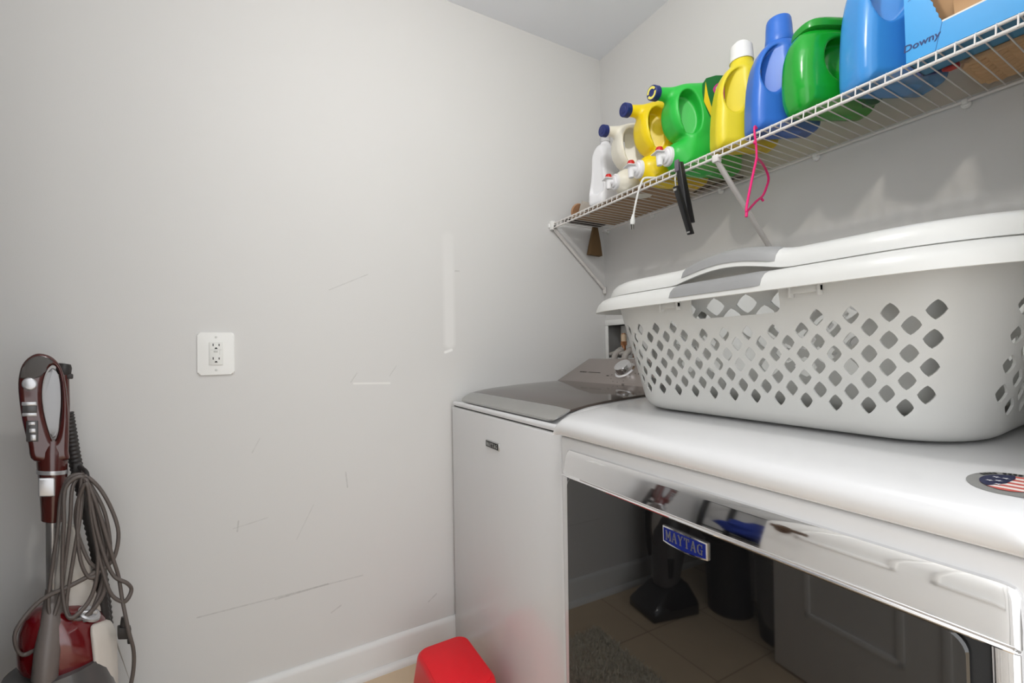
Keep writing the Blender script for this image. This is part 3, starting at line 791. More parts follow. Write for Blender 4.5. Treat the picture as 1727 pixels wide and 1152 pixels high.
    # little clips under the rim beside the handle window
    if window:
        for sx in (-0.125, 0.125):
            b = MB(); p = -top[1] + 0.002
            b.box(sx - .022, sx + .022, p - 0.010, p, h - 0.033, h - 0.022, 0.002); b.box(sx - .022, sx - .018, p - .012, p, h - .038, h - .022, .001); b.box(sx + .018, sx + .022, p - .012, p, h - .038, h - .022, .001)
            b.build('rim_clip', m_body, root, world=False)
    return root
tilt = math.radians(2.3)
bk = empty('laundry_basket', 'large white laundry basket with diamond holes sitting directly on the dryer', 'laundry basket', (1.103, -0.460, 0.9605), 'nested laundry baskets', (tilt, 0, 0))
make_basket(bk, (0.290, 0.190, 0.10), (0.350, 0.226, 0.13), 0.245, (0.0300, 0.0363, 5, 90, 12.4, 7), M_basket, 0.080, hole=(0.46, 0.345))
bk2 = empty('laundry_basket', 'second white laundry basket nested inside the lower one, raised arched grey handle', 'laundry basket', (1.109, -0.452, 0.988), 'nested laundry baskets', (tilt * 0.9, 0, 0))
make_basket(bk2, (0.270, 0.173, 0.10), (0.330, 0.206, 0.12), 0.2495, (0.048, 0.0440, 4, 60, 5.4, 3.2), M_basket2, 0.078, window=False, hump=0.016, hole=(0.62, 0.38))

# ------------------------------------------------------------------ wire shelf
SZ = 1.632
sh = empty('wire_shelf', 'white wire shelf on the back wall carrying the detergent bottles', 'shelf', (0.76, -0.15, 1.60))
b = MB(); b.tube([(0.006, -0.012, SZ - .004), (RX - .002, -0.012, SZ - .004)], 0.0034, 10); b.build('back_rod', M_wire, sh)
b = MB(); b.tube([(0.004, -0.291, SZ - .003), (RX - .002, -0.291, SZ - .003)], 0.0032, 10); b.tube([(0.004, -0.296, SZ - .023), (RX - .002, -0.296, SZ - .023)], 0.0036, 10)
b.build('front_rail', M_wire, sh)
b = MB(); x = 0.022
while x < RX - 0.01:
    b.tube([(x, -0.010, SZ), (x, -0.2915, SZ), (x, -0.2955, SZ - .004), (x, -0.2995, SZ - .025)], 0.0014, 6); x += 0.0259
b.build('deck_wires', M_wire, sh)
def brace(name, a, c):
    b = MB(); A = Vector(a); C2 = Vector(c); d = (C2 - A).normalized()
    b.tube([A, A + d * 0.03, C2 - d * 0.02, C2], [0.0065, 0.0075, 0.0075, 0.0065], 12)
    b.box(A.x - .009, A.x + .009, A.y - .010, A.y + .008, A.z - .004, A.z + .016, .002); b.box(C2.x - .008, C2.x + .008, C2.y - .004, C2.y + .004, C2.z - .022, C2.z + .008, .002)
    return b.build(name, M_wire, sh)
brace('support_brace', (0.803, -0.292, 1.600), (0.780, -0.008, 1.385))
brace('support_brace', (0.011, -0.286, 1.606), (0.011, -0.012, 1.362))
b = MB(); b.box(0.0005, 0.020, -0.306, -0.278, 1.602, 1.640, 0.004); b.box(0.0005, 0.006, -0.312, -0.262, 1.612, 1.630, 0.002); b.build('end_bracket', M_plate, sh)
for x in (0.032, 0.303, 0.613, 0.916, 1.228):
    b = MB(); b.lathe([(0, 0), (.009, 0), (.009, .007), (.006, .010), (0, .010)], 14, axis_frame((x, -0.001, SZ - .010), (0, -1, 0)))
    b.box(x - .005, x + .005, -0.019, -0.003, SZ - .012, SZ - .0005, .0025); b.build('wall_clip', M_plate, sh)
# clear liner laid on the wires
M_liner = bpy.data.materials.new('clear tan liner'); M_liner.use_nodes = True
nt = M_liner.node_tree; nt.nodes.remove(nt.nodes['Principled BSDF'])
tr = nt.nodes.new('ShaderNodeBsdfTransparent'); tr.inputs[0].default_value = (0.97, 0.94, 0.90, 1)
df = nt.nodes.new('ShaderNodeBsdfDiffuse'); df.inputs[0].default_value = rgb(205, 188, 170); tl = nt.nodes.new('ShaderNodeBsdfTranslucent'); tl.inputs[0].default_value = rgb(230, 214, 198)
nz = nt.nodes.new('ShaderNodeTexNoise'); nz.inputs['Scale'].default_value = 14
m1 = nt.nodes.new('ShaderNodeMixShader'); m1.inputs[0].default_value = 0.5; nt.links.new(df.outputs[0], m1.inputs[1]); nt.links.new(tl.outputs[0], m1.inputs[2])
mr = nt.nodes.new('ShaderNodeMapRange'); mr.inputs[3].default_value = 0.07; mr.inputs[4].default_value = 0.12; nt.links.new(nz.outputs[0], mr.inputs[0])
m2 = nt.nodes.new('ShaderNodeMixShader'); nt.links.new(mr.outputs[0], m2.inputs[0]); nt.links.new(tr.outputs[0], m2.inputs[1]); nt.links.new(m1.outputs[0], m2.inputs[2])
nt.links.new(m2.outputs[0], nt.nodes['Material Output'].inputs[0])
LZ = SZ + 0.0015
b = MB(); b.box(0.507, RX - 0.02, -0.276, -0.018, LZ, LZ + 0.001)
tag(recentre(b.build('shelf_liner', M_liner, smooth=False)), 'clear tan plastic liner lying on the shelf wires under the bottles', 'shelf liner')
BZ = LZ + 0.0012     # what stands on the shelf
M_card = mat('brown cardboard', rgb(168, 138, 106), 0.8, var=0.06, vscale=40, stretch=(1, 12, 1))
b = MB(); b.box(0.10, 0.505, -0.268, -0.022, LZ, LZ + 0.0011)
tag(recentre(b.build('cardboard_sheet', M_card, smooth=False)), 'brown cardboard sheet lying on the shelf wires near the corner', 'cardboard')

# ------------------------------------------------------------------ bottles
def jug_fn(P, half, r, ell=None, slope=0.6, y0=0.0, neck=None, vent=None, taper=None, k=0.006):
    def fn(x, y, z):
        hx = half if taper is None else half * np.interp(z, taper[0], taper[1])
        d = extr(sd_poly(P, y, z), np.abs(x) - hx, r)
        if vent: d = smin(d, sd_cone(x, y, z, *vent), 0.018)
        if neck: d = smin(d, sd_cone(x, y, z, *neck), 0.014)
        if ell:
            cy, cz, a, b2, rot = ell; c, s = math.cos(rot), math.sin(rot)
            u = (y - cy) * c + (z - cz) * s; v = -(y - cy) * s + (z - cz) * c
            e = (np.sqrt((u / a) ** 2 + (v / b2) ** 2) - 1) * min(a, b2)
            pl = (slope * (y - y0) - np.abs(x)) / math.sqrt(1 + slope * slope)
            d = smax(d, -smax(e, pl, 0.004), k)
        return d
    return fn
def cap_profile(r, h, ribs=False): return [(0, 0), (r, 0), (r, h * .12), (r * .985, h * .7), (r * .95, h * .93), (r * .86, h), (0, h)]
def ribbed_cap(b, M, r, h, n=40, dep=0.0012, r1=None):
    r1 = r1 or r; rs = []
    for hh, rr2, d in ((0, r, 0), (0.001, r, dep), (h * .85, r1, dep), (h * .93, r1 * .97, 0), (h, r1 * .88, 0)):
        rs.append([((rr2 - (d if i % 2 else 0)) * math.cos(math.pi * i / n), (rr2 - (d if i % 2 else 0)) * math.sin(math.pi * i / n), hh) for i in range(2 * n)])
    return b.rings(rs, M=M)

# three dispenser jugs lying on their backs, taps over the edge
JP = spline2([(-0.120, 0.012), (-0.095, 0.001), (-0.04, 0.0), (0.04, 0.0), (0.068, 0.004), (0.073, 0.05), (0.073, 0.20), (0.068, 0.252), (0.04, 0.258), (-0.01, 0.252), (-0.06, 0.244), (-0.104, 0.236), (-0.126, 0.215), (-0.142, 0.18), (-0.140, 0.135), (-0.122, 0.104), (-0.104, 0.090), (-0.110, 0.068)], 4)
def dispenser_meshes():
    # neck cone towards the tap, vent spout towards the cap
    fn = jug_fn(JP, 0.047, 0.030, ell=(-0.094, 0.154, 0.032, 0.060, 0.16), slope=0.55, y0=-0.104, neck=((0, -0.040, 0.050), (0, -0.106, 0.044), 0.052, 0.040), vent=((0, -0.045, 0.220), (0.004, -0.164, 0.215), 0.025, 0.0165))
    return surfnet('bottle_body', fn, (-0.075, -0.195, -0.012), (0.075, 0.14, 0.28), 0.0036)
JUG = dispenser_meshes()
def dispenser(x, y, m, label, scale=1.0, cap_disc=False, rot=math.radians(-18)):
    rt = empty('dispenser_jug', label, 'detergent jug', (x, y, BZ), 'dispenser jugs with push taps')
    mm = Matrix.Translation((x, y, BZ)) @ Matrix.Rotation(rot, 4, 'Z') @ Matrix.Scale(scale, 4)
    me = JUG.copy(); me.transform(mm); body = link('bottle_body', me, m, rt, auto=None)
    b = MB(); Mv = mm @ axis_frame((0.006, -0.174, 0.2140), (0.28, -1, -0.10)); ribbed_cap(b, Mv, 0.0200, 0.018, 26, 0.0008); cp = b.build('vent_cap', M_navy, rt, label='navy blue vent cap')
    b = MB()
    if cap_disc:
        ring = [(.0165 * math.cos(t), .0165 * math.sin(t)) for t in [2 * math.pi * i / 30 for i in range(30)]]
        inr = [(.010 * math.cos(t), .010 * math.sin(t)) for t in [2 * math.pi * i / 30 for i in range(30)]]
        M2 = Mv @ Matrix.Translation((0, 0, 0.0183))
        vs = [M2 @ Vector((*p, 0)) for p in ring + inr]
        b.raw(vs, [(i, (i + 1) % 30, 30 + (i + 1) % 30, 30 + i) for i in range(30) if i % 15 > 1]); b.build('cap_ring', mat('cap ring yellow', rgb(238, 226, 110), 0.5), cp, smooth=False, label='yellow printed ring')
    else:
        b.lathe([(0, 0), (.011, 0), (.009, .0015), (0, .0018)], 20, Mv @ Matrix.Translation((0, 0, 0.018))); b.build('cap_boss', M_navy, cp)
    # tap: collar, hood, spout, red button
    b = MB(); Mt = mm @ axis_frame((0, -0.140, 0.0430), (0, -1, -0.03))
    b.lathe([(0, -.004), (.0265, -.004), (.0265, .004), (.0245, .006), (.020, .0065), (.0195, .012), (.015, .014), (0, .014)], 36, Mt); tp = b.build('tap_collar', M_white_pl, rt, label='white push tap')
    b = MB(); b.lathe([(.0, 0), (.0115, 0), (.011, .014), (.008, .019), (0, .020)], 24, Mt @ Matrix.Translation((0, 0, .011)))
    Mz = mm @ Matrix.Translation((0, -0.166, 0.047)) @ Matrix.Scale(0.8, 4)
    b.lathe([(0, -.038), (.0095, -.038), (.011, -.02), (.0125, .002), (0, .003)], 20, Mz)
    b.box(-0.022, 0.022, -0.022, 0.012, 0.003, 0.0065, 0.0015, M=Mz)
    b.build('spout', M_white_pl, tp)
    b = MB(); b.lathe([(0, .004), (.0135, .004), (.0135, .018), (.0105, .0245), (0, .0260)], 22, Mz); b.build('push_button', M_red, tp, label='red push button')
    return rt, mm
dispenser(0.446, -0.155, M_cream, 'cream dispenser jug with navy cap beside the white bottle', 1.03)
dispenser(0.562, -0.142, M_yel, 'bright yellow dispenser jug with navy cap and white tap', 1.12)
gr, gm = dispenser(0.676, -0.134, M_grn, 'bright green dispenser jug with a ringed navy cap and colourful label', 1.12, True)
# label of the green jug, on its right face towards the back
Ml = gm @ frame((0.0474, -0.010, 0.150), (0, 1, 0), (0, 0, 1))
lab = [(-.038, .095), (.062, .095), (.062, -.075), (.03, -.085), (-.008, -.045), (-.047, .03)]
b = MB(); b.prism(spline2(lab, 3), 0, 0.0006, Ml); lb = b.build('label', mat('label green', rgb(14, 112, 46), 0.35), gr, smooth=False, label='dark green printed label')
b = MB(); b.prism([(-.047, .03), (-.04, .085), (-.034, .05), (-.026, .022), (0.004, -.042), (-.008, -.045), (-.034, .005)], 0.0006, 0.0009, Ml); b.build('label_stripe', mat('label yellow', rgb(246, 216, 30), 0.4), lb, smooth=False)
b = MB(); b.prism(spline2([(-.018, .066), (0.0, .086), (.024, .082), (.034, .055), (.018, .038), (-.004, .046)], 4), 0.0006, 0.0008, Ml); b.build('label_flower', mat('label pink', rgb(206, 62, 140), 0.4), lb, smooth=False)
b = MB(); b.prism([(-0.002 + .008 * math.cos(t), .068 + .009 * math.sin(t)) for t in [i * math.pi / 8 for i in range(16)]], 0.0008, 0.001, Ml); b.build('label_gem', mat('label sky', rgb(150, 208, 232), 0.4), lb, smooth=False)
Mg = Ml @ Matrix.Translation((0.006, -0.012, 0.0010)) @ Matrix.Rotation(math.radians(82), 4, 'Z')
text_obj('label_outline', 'Gain', 0.056, Mg, mat('label cream', rgb(244, 236, 214), 0.4), lb, 0.0001, 0.0042, 0.1, 1.0)
text_obj('label_lettering', 'Gain', 0.056, Mg @ Matrix.Translation((0, 0, 0.0004)), mat('label orange', rgb(226, 84, 24), 0.4), lb, 0.0001, 0.0012, 0.1, 1.0)

# the plain white bottle by the corner
WP = spline2([(-0.070, 0.004), (-0.03, 0.0), (0.05, 0.0), (0.066, 0.008), (0.068, 0.06), (0.060, 0.13), (0.058, 0.18), (0.050, 0.225), (0.02, 0.248), (-0.02, 0.25), (-0.044, 0.235), (-0.058, 0.20), (-0.060, 0.15), (-0.064, 0.10), (-0.072, 0.05)], 4)
fnw = jug_fn(WP, 0.040, 0.024, taper=([0, .07, .13, .2, .25], [1.0, 1.0, .86, .80, .62]))
def fnw2(x, y, z):
    d = fnw(x, y, z); e = extr(sd_poly(spline2([(-.030, .05), (.030, .05), (.026, .14), (.022, .215), (-.022, .215), (-.026, .14)], 3), x, z), y + 0.052, 0.012)
    d = smax(d, -np.where(y < 0, np.maximum(e, -(y + .11)), 1.0), 0.008)
    return smin(d, sd_cone(x, y, z, (0, 0, .23), (0, 0, .262), .022, .018), 0.012)
wb = empty('white_bottle', 'plain matte white bottle standing upright nearest the corner', 'bottle', (0.254, -0.205, LZ + .0035), None, (0, 0, math.radians(12)))
link('bottle_body', surfnet('bottle_body', fnw2, (-0.055, -0.09, -0.012), (0.055, 0.085, 0.285), 0.0034), M_white_pl, wb, world=False, auto=None)
b = MB(); ribbed_cap(b, Matrix.Translation((0, 0, .262)), .0205, .022, 24, .0008); b.build('cap', mat('clear white cap', rgb(226, 226, 228), 0.2, trans=0.3), wb, world=False)

# upright handle bottles
UP = [(-0.082, 0.006), (-0.05, 0.0), (0.05, 0.0), (0.080, 0.005), (0.083, 0.05), (0.079, 0.11), (0.072, 0.16), (0.060, 0.20), (0.040, 0.228), (0.010, 0.240), (-0.020, 0.238), (-0.048, 0.222), (-0.066, 0.19), (-0.076, 0.15), (-0.082, 0.10), (-0.085, 0.05)]
def upright_mesh(P, half, r, ell, slope, y0, hs, nk):
    fn0 = jug_fn(P, half, r, ell, slope, y0, neck=nk, taper=([0, hs * .55, hs * .8, hs], [1, 1, .92, .72]))
    def fn(x, y, z):
        d = fn0(x, y, z)
        # a raised swoosh ridge from the handle down the side
        q = sd_cone(np.abs(x), y, z, (half + .012, 0.005, hs * .42), (half + .010, 0.07, 0.02), 0.012, 0.016)
        return smax(d, -q, 0.006)
    return surfnet('bottle_body', fn, (-half - .02, -0.115, -0.012), (half + .02, 0.115, hs + 0.075), 0.0034)
def upright(name, x, y, mesh, m, label, cat='detergent bottle', scale=1.0, rot=0.0):
    rt = empty(name, label, cat, (x, y, BZ), None, (0, 0, rot))
    me = mesh.copy(); me.transform(Matrix.Scale(scale, 4)); link('bottle_body', me, m, rt, world=False, auto=None)
    return rt
NK = ((0, 0.0, 0.215), (0, 0.0, 0.262), 0.034, 0.027)
UM = upright_mesh(spline2(UP, 4), 0.041, 0.025, (-0.026, 0.158, 0.037, 0.064, -0.22), 0.80, -0.050, 0.24, NK)
y2 = upright('detergent_bottle', 0.829, -0.208, UM, M_yel2, 'lemon yellow detergent bottle with a white screw cap', rot=math.radians(-33))
b = MB(); ribbed_cap(b, Matrix.Translation((0, 0.0, 0.252)), 0.0315, 0.046, 34, 0.0011, 0.0295)
b.lathe([(0, 0), (.021, 0), (.0205, .006), (.017, .009), (0, .009)], 28, Matrix.Translation((0, 0.0, 0.298))); b.build('cap', M_plate, y2, world=False, label='white ribbed cap')
def side_label(rt, x, cy, cz, a, c, m, ink, rot=0):
    M2 = frame((x, cy, cz), (0, 1, 0), (0, 0, 1))
    b = MB(); b.prism([(a * math.cos(t), c * math.sin(t)) for t in [2 * math.pi * i / 32 for i in range(32)]], -0.002, 0.0004, M2); l = b.build('label', m, rt, world=False, smooth=False, label='white oval label')
    b = MB(); random.seed(int(cz * 1e4))
    for i in range(11):
        zz = -c * .74 + c * 1.5 * i / 10; hw = a * math.sqrt(max(1 - (zz / c) ** 2, 0)) * .8; t = -hw
        while t < hw:
            w = min(random.uniform(.002, .007), hw - t + 1e-4); b.box(t, t + w, zz - .0009, zz + .0009, 0.0004, 0.0007, M=M2); t += w + .0014
    b.build('label_print', ink, l, world=False, smooth=False)
M_lab = mat('white label', rgb(226, 230, 240), 0.4); M_labink = mat('label print', rgb(60, 74, 140), 0.5)
side_label(y2, 0.0412, 0.045, 0.085, 0.026, 0.042, M_lab, M_labink)
b_ = upright('detergent_bottle', 0.934, -0.208, UM, M_blue, 'medium blue detergent bottle with a tall blue dosing cap', rot=math.radians(-33))
b = MB(); b.lathe([(0, .236), (.0325, .236), (.0335, .242), (.0325, .252), (.0315, .258), (.0305, .28), (.0290, .298), (.027, .303), (.022, .3045), (0, .302)], 40); b.build('cap', M_blue, b_, world=False, label='blue dosing cap')
BP = [(y * 1.10, z * 1.22) for y, z in UP]
UM2 = upright_mesh(spline2(BP, 4), 0.048, 0.028, (-0.030, 0.192, 0.041, 0.068, -0.2), 0.80, -0.048, 0.293, ((0, 0, .26), (0, 0, .315), .038, .028))
d_ = upright('softener_bottle', 1.163, -0.194, UM2, M_lblue, 'light blue softener bottle reaching out of the frame beside the box', 'softener bottle', rot=math.radians(-30))
b = MB(); b.lathe([(0, .304), (.034, .304), (.034, .32), (.031, .38), (.027, .386), (0, .386)], 36); b.build('cap', M_navy, d_, world=False)
side_label(d_, 0.0482, 0.055, 0.115, 0.030, 0.050, M_lab, M_labink)
b = MB(); b.prism(spline2([(0.012, 0.012), (.045, .008), (.082, .02), (.086, .06), (.07, .09), (.05, .11), (.03, .09)], 4), -0.003, 0.0004, frame((0.0478, 0, 0), (0, 1, 0), (0, 0, 1)))
b.build('side_label', mat('deep blue label', rgb(30, 84, 176), 0.3), d_, world=False, smooth=False, label='deep blue side label')

# green tub
TP = spline2([(y * .97, z * .93) for y, z in [(-0.098, 0.010), (-0.06, 0.0), (0.06, 0.0), (0.094, 0.008), (0.104, 0.06), (0.102, 0.14), (0.092, 0.195), (0.062, 0.222), (0.0, 0.23), (-0.062, 0.222), (-0.094, 0.195), (-0.108, 0.14), (-0.110, 0.06)]], 4)
fnt = jug_fn(TP, 0.046, 0.034, (0.000, 0.118, 0.046, 0.054, 0.1), 0.55, -0.015, taper=([0, .05, .14, .207], [.86, 1, .96, .72]))
def fnt2(x, y, z):
    d = fnt(x, y, z); q = sd_cone(np.abs(x), y, z, (.034, .022, .156), (.032, .026, .078), .0115, .0115)
    return smin(d, q, 0.008)
tb = empty('detergent_tub', 'rounded translucent green detergent tub between the blue bottles', 'detergent tub', (1.040, -0.190, BZ), None, (0, 0, math.radians(-25)))
link('bottle_body', surfnet('bottle_body', fnt2, (-0.085, -0.125, -0.012), (0.085, 0.125, 0.25), 0.0034), M_grn2, tb, world=False, auto=None)
b = MB(); P1 = spline2([(-0.066, -.036), (0, -.042), (.066, -.036), (.080, 0), (.066, .036), (0, .042), (-.066, .036), (-.080, 0)], 6)
sc = lambda k: [(x * k, y * k) for x, y in P1]
b.rings([[(y, x, z) for x, y in sc(k)] for k, z in ((.92, .196), (.99, .198), (1.0, .206), (.97, .215), (.84, .221), (.45, .223))]); b.build('lid', mat('tub lid green', rgb(38, 150, 50), 0.25, var=0.02), tb, world=False, label='green lid')
Mk = frame((0.0465, 0.066, 0.09), (0, 1, 0), (0, 0, 1))
b = MB(); b.prism(spline2([(-.016, .07), (.022, .075), (.026, 0), (.022, -.07), (-.02, -.075), (-.008, 0)], 4), -0.016, 0.0006, Mk); lb = b.build('label', mat('tub label', rgb(34, 120, 70), 0.3), tb, world=False, smooth=False, label='dark green text label')
b = MB(); random.seed(3)
for i in range(15):
    t = -.012
    while t < .018:
        w = random.uniform(.002, .006); zz = -.062 + i * .0082; b.box(t, min(t + w, .019), zz, zz + .0022, .0006, .0009, M=Mk); t += w + .0015
b.build('label_print', mat('pale print', rgb(190, 220, 190), 0.5), lb, world=False, smooth=False)

# ------------------------------------------------------------------ dryer-sheet carton
M_box = mat('carton blue', rgb(46, 158, 226), 0.4, var=0.02)
M_kraft = mat('carton inside', rgb(190, 152, 112), 0.8, var=0.05)
M_edge = mat('carton edge', rgb(238, 234, 226), 0.7)
cx0, cx1, cy0, cy1 = 1.2185, 1.495, -0.2885, -0.204
bx = empty('softener_carton', 'open bright blue cardboard carton at the right end of the shelf', 'carton', ((cx0 + cx1) / 2, (cy0 + cy1) / 2, BZ))
zb, zt = BZ, BZ + 0.215; th = 0.0022
b = MB(); Mf = frame((cx0, cy0, zb), (1, 0, 0), (0, 0, 1)); w = cx1 - cx0; h = zt - zb
vx0, vz = 0.054, 0.048        # torn display opening
front = [(0, 0), (w, 0), (w, h), (w - 0.03, h), (w - .048, vz), (vx0, vz)]
n_ = 26
for i in range(1, n_): front.append((vx0 - 0.033 * i / n_ * (h - vz) / 0.12 + (0.0009 if i % 2 else -0.0009), vz + (h - vz) * i / n_))
front += [(vx0 - 0.033 * (h - vz) / 0.12, h), (0, h)]
b.prism(front, -th, 0, Mf)
b.box(cx0, cx0 + th, cy0 + th, cy1, zb, zt); b.box(cx1 - th, cx1, cy0 + th, cy1, zb, zt); b.box(cx0, cx1, cy1 - th, cy1, zb, zt); b.box(cx0, cx1, cy0 + th, cy1, zb, zb + th)
b.build('carton_wall', M_box, bx, smooth=False)
b = MB(); b.box(cx0 + vx0, cx1 - .048, cy0 + .0001, cy0 + .012, zb + vz - .001, zb + vz + .0035, 0.0006); b.build('torn_edge', M_edge, bx, smooth=False, label='white torn cardboard edge')
b = MB(); b.box(cx0 + .0023, cx1 - .0023, cy1 - .0042, cy1 - th - .0001, zb + .004, zt - .002); b.box(cx0 + .0023, cx0 + .004, cy0 + .003, cy1 - .005, zb + .004, zt - .002)
b.hull([(cx0 + .07, cy0 + .006, zb + vz + .006), (cx1 - .06, cy0 + .006, zb + vz + .006), (cx0 + .05, cy1 - .008, zb + .12), (cx1 - .04, cy1 - .008, zb + .12), (cx0 + .07, cy0 + .008, zb + vz + .004), (cx1 - .06, cy0 + .008, zb + vz + .004), (cx0 + .05, cy1 - .006, zb + .118)])
b.build('carton_lining', M_kraft, bx, smooth=False, label='brown cardboard inside')
text_obj('carton_lettering', 'Downy', 0.0185, Mf @ Matrix.Translation((0.0235, 0.028, 0.0004)), mat('carton navy ink', rgb(20, 50, 110), 0.5), bx, 0.0002, 0.00035, 0.12, 1.0)
M_crease = mat('carton crease', rgb(24, 96, 160), 0.5)
for q in ([(vx0, vz), (vx0 + .0007, vz), (vx0 - .0098, 0.0005), (vx0 - .0106, 0.0005)], [(.006, .120), (.016, .122), (.016, .1212), (.006, .1192)]):
    b = MB(); b.prism(q, 0, 0.0004, Mf); b.build('crease', M_crease, bx, smooth=False)

# woven basket behind the carton, seen through the wires
wv = empty('woven_basket', 'tan woven basket standing on the shelf behind the blue carton', 'basket', (1.385, -0.105, BZ))
M_weave = mat('woven straw', rgb(236, 206, 168), 0.7, var=0.16, vscale=50, stretch=(1, 1, 6))
b = MB(); bxl, bxr, byf, byb = 1.268, 1.500, -0.166, -0.030
nr = 13; ncol = 8
for i in range(nr):
    for j in range(ncol):
        xa = bxl + (bxr - bxl) * j / ncol; xb = bxl + (bxr - bxl) * (j + 1) / ncol; y = byf + (byb - byf) * (i + .5) / nr; ww = (byb - byf) / nr * .48
        ph = 1 if (i + j) % 2 else -1; sk = .0035 * (xa - bxl) / (bxr - bxl) + .0016 * ph; b.tube([(xa + .0004, y - .002 + sk, BZ + .0095), (xa * .75 + xb * .25, y - .0006 + sk, BZ + .0068), (xa * .3 + xb * .7, y + .001 + sk, BZ + .0066), (xb - .0004, y + .002 + sk, BZ + .0095)], [ww * .45, ww * .72, ww * .74, ww * .42], 8, 2)
for k in range(9):
    z = BZ + .013 + k * .013; gx = .010 + k * .0012
    P = rrect(bxl - gx + .006, bxr + gx - .008, byf - .004 + .001, byb + gx * .8, .03, 6); N_ = len(P)
    pts = [Vector((x, y, z + .002 * (1 if q % 2 else -1))) for q, (x, y) in enumerate(P)]; b.tube(pts + [pts[0]], .0068, 7)
b.build('woven_body', M_weave, wv)
b = MB(); b.tube([Vector((x, y, BZ + .135)) for x, y in rrect(bxl - .014, bxr + .006, byf, byb + .012, .03, 6)] + [Vector((bxr + .006, byb - .018, BZ + .135))], .009, 8); b.build('woven_rim', M_weave, wv)
# red wrappers between carton and woven basket
b = MB(); M_redw = mat('red plastic', rgb(206, 28, 52), 0.35)
b.hull([(1.238, -.190, BZ + .0002), (1.268, -.190, BZ + .0002), (1.248, -.172, BZ + .0002), (1.268, -.174, BZ + .0002), (1.240, -.188, BZ + .012), (1.266, -.188, BZ + .014), (1.248, -.176, BZ + .013), (1.264, -.178, BZ + .011)], .004, 3)
tag(recentre(b.build('red_packet', M_redw)), 'small red plastic packet lying behind the blue carton', 'packet')

# small clutter at the corner end
M_tan = mat('tan wood', rgb(176, 134, 100), 0.6, var=0.1)
b = MB(); b.lathe([(0, 0), (.030, 0), (.032, .004), (.030, .010), (0, .010)], 32, axis_frame((0.098, -0.232, LZ + .036), (0.9, 0.1, -0.45)))
tag(recentre(b.build('wooden_disc', M_tan)), 'round brown wooden disc leaning at the corner end of the shelf', 'wooden disc')
b = MB(); b.box(-.026, .026, -.006, .006, 0, .052, .002, M=Matrix.Translation((.150, -.236, LZ + .0034)) @ Matrix.Rotation(math.radians(28), 4, 'Y') @ Matrix.Rotation(.3, 4, 'Z'))
tag(recentre(b.build('tile_sample', mat('grey tile sample', rgb(178, 170, 160), 0.6, var=0.08))), 'grey rectangular tile sample tilted beside the wooden disc', 'tile sample')
b = MB(); b.box(.168, .205, -.245, -.215, LZ + .0034, LZ + .020, .003, 2); tag(recentre(b.build('black_clip', M_black)), 'small black plastic clip at the foot of the white bottle', 'clip')
b = MB(); b.box(0.034, 0.094, -0.262, -0.060, LZ, LZ + .012, .002); tag(recentre(b.build('dark_tray', mat('dark brown tray', rgb(60, 48, 40), 0.6))), 'dark brown flat tray lying on the wires at the left wall', 'tray')
# crumpled clear bag with black cord
def crumple(c, s, seed, name, m, amp=.35, sub=4):
    b = bmesh.new(); bmesh.ops.create_icosphere(b, subdivisions=sub, radius=1)
    for v in b.verts:
        n = mnoise.noise(v.co * 2.3 + Vector((seed, 0, 0))) * amp + abs(mnoise.noise(v.co * 6 + Vector((0, seed, 0)))) * amp * .7
        v.co = v.co * (1 - amp * .3 + n); v.co = Vector((v.co.x * s[0], v.co.y * s[1], max(v.co.z * s[2], -s[2] * .96))) + Vector(c)
    me = bpy.data.meshes.new(name); b.to_mesh(me); b.free(); return me
M_bag = mat('clear crinkled film', rgb(196, 188, 190), 0.2, var=0.15, alpha=0.75, coat=0.5)
bg = empty('plastic_bag', 'crumpled clear plastic bag on the shelf behind the green dispenser jug', 'plastic bag', (0.610, -0.033, BZ))
me = crumple((.610, -.0335, BZ + .0215), (.082, .0155, .022), 4, 'bag_film', M_bag); link('bag_film', me, M_bag, bg, auto=25)
b = MB(); b.tube([(.53, -.046, BZ + .003), (.56, -.050, BZ + .003), (.59, -.046, BZ + .003), (.62, -.050, BZ + .003), (.66, -.044, BZ + .003), (.69, -.034, BZ + .003), (.705, -.022, BZ + .003)], .0028, 8, 4); b.build('bag_cord', M_black, bg, label='black cord')

# ------------------------------------------------------------------ things hanging from the front rail
hg = empty('folding_hanger', 'black folding hanger with two hinged bars hanging from the front rail', 'hanger', (0.70, -0.31, 1.41))
b = MB(); b.hull([(.690, -.322, 1.632), (.704, -.322, 1.632), (.690, -.306, 1.634), (.704, -.306, 1.634), (.716, -.318, 1.445), (.727, -.318, 1.445), (.716, -.292, 1.449), (.727, -.292, 1.449), (.695, -.326, 1.57), (.708, -.300, 1.57)], .002, 2); up = b.build('upper_bar', M_black, hg)
b = MB(); b.box(.686, .700, -.326, -.318, 1.605, 1.640, .002); b.build('bar_clip', mat('mauve grey clip', rgb(120, 112, 124), 0.3, 0.3), up, label='mauve grey clip')
b = MB(); b.hull([(.688, -.338, 1.558), (.702, -.338, 1.558), (.688, -.322, 1.562), (.702, -.322, 1.562), (.733, -.336, 1.405), (.745, -.336, 1.405), (.733, -.318, 1.409), (.745, -.318, 1.409)], .002, 2); lo2 = b.build('lower_bar', M_black, hg)
b = MB(); b.box(.6915, .7025, -.3389, -.3370, 1.544, 1.551, .0004); b.build('bar_inset', M_steel, lo2, label='silver inset')
b = MB(); b.box(.7335, .7425, -.3372, -.3350, 1.4105, 1.415, .0004); b.build('bar_inset', M_steel, lo2, label='silver inset')
b = MB(); b.tube([(.692, -.318, 1.60), (.693, -.331, 1.585), (.695, -.331, 1.555)], .0022, 8, 3); b.build('link', M_steel, hg, label='silver wire link')
pk = mat('pink plastic', rgb(232, 36, 120), 0.35, var=0.03)
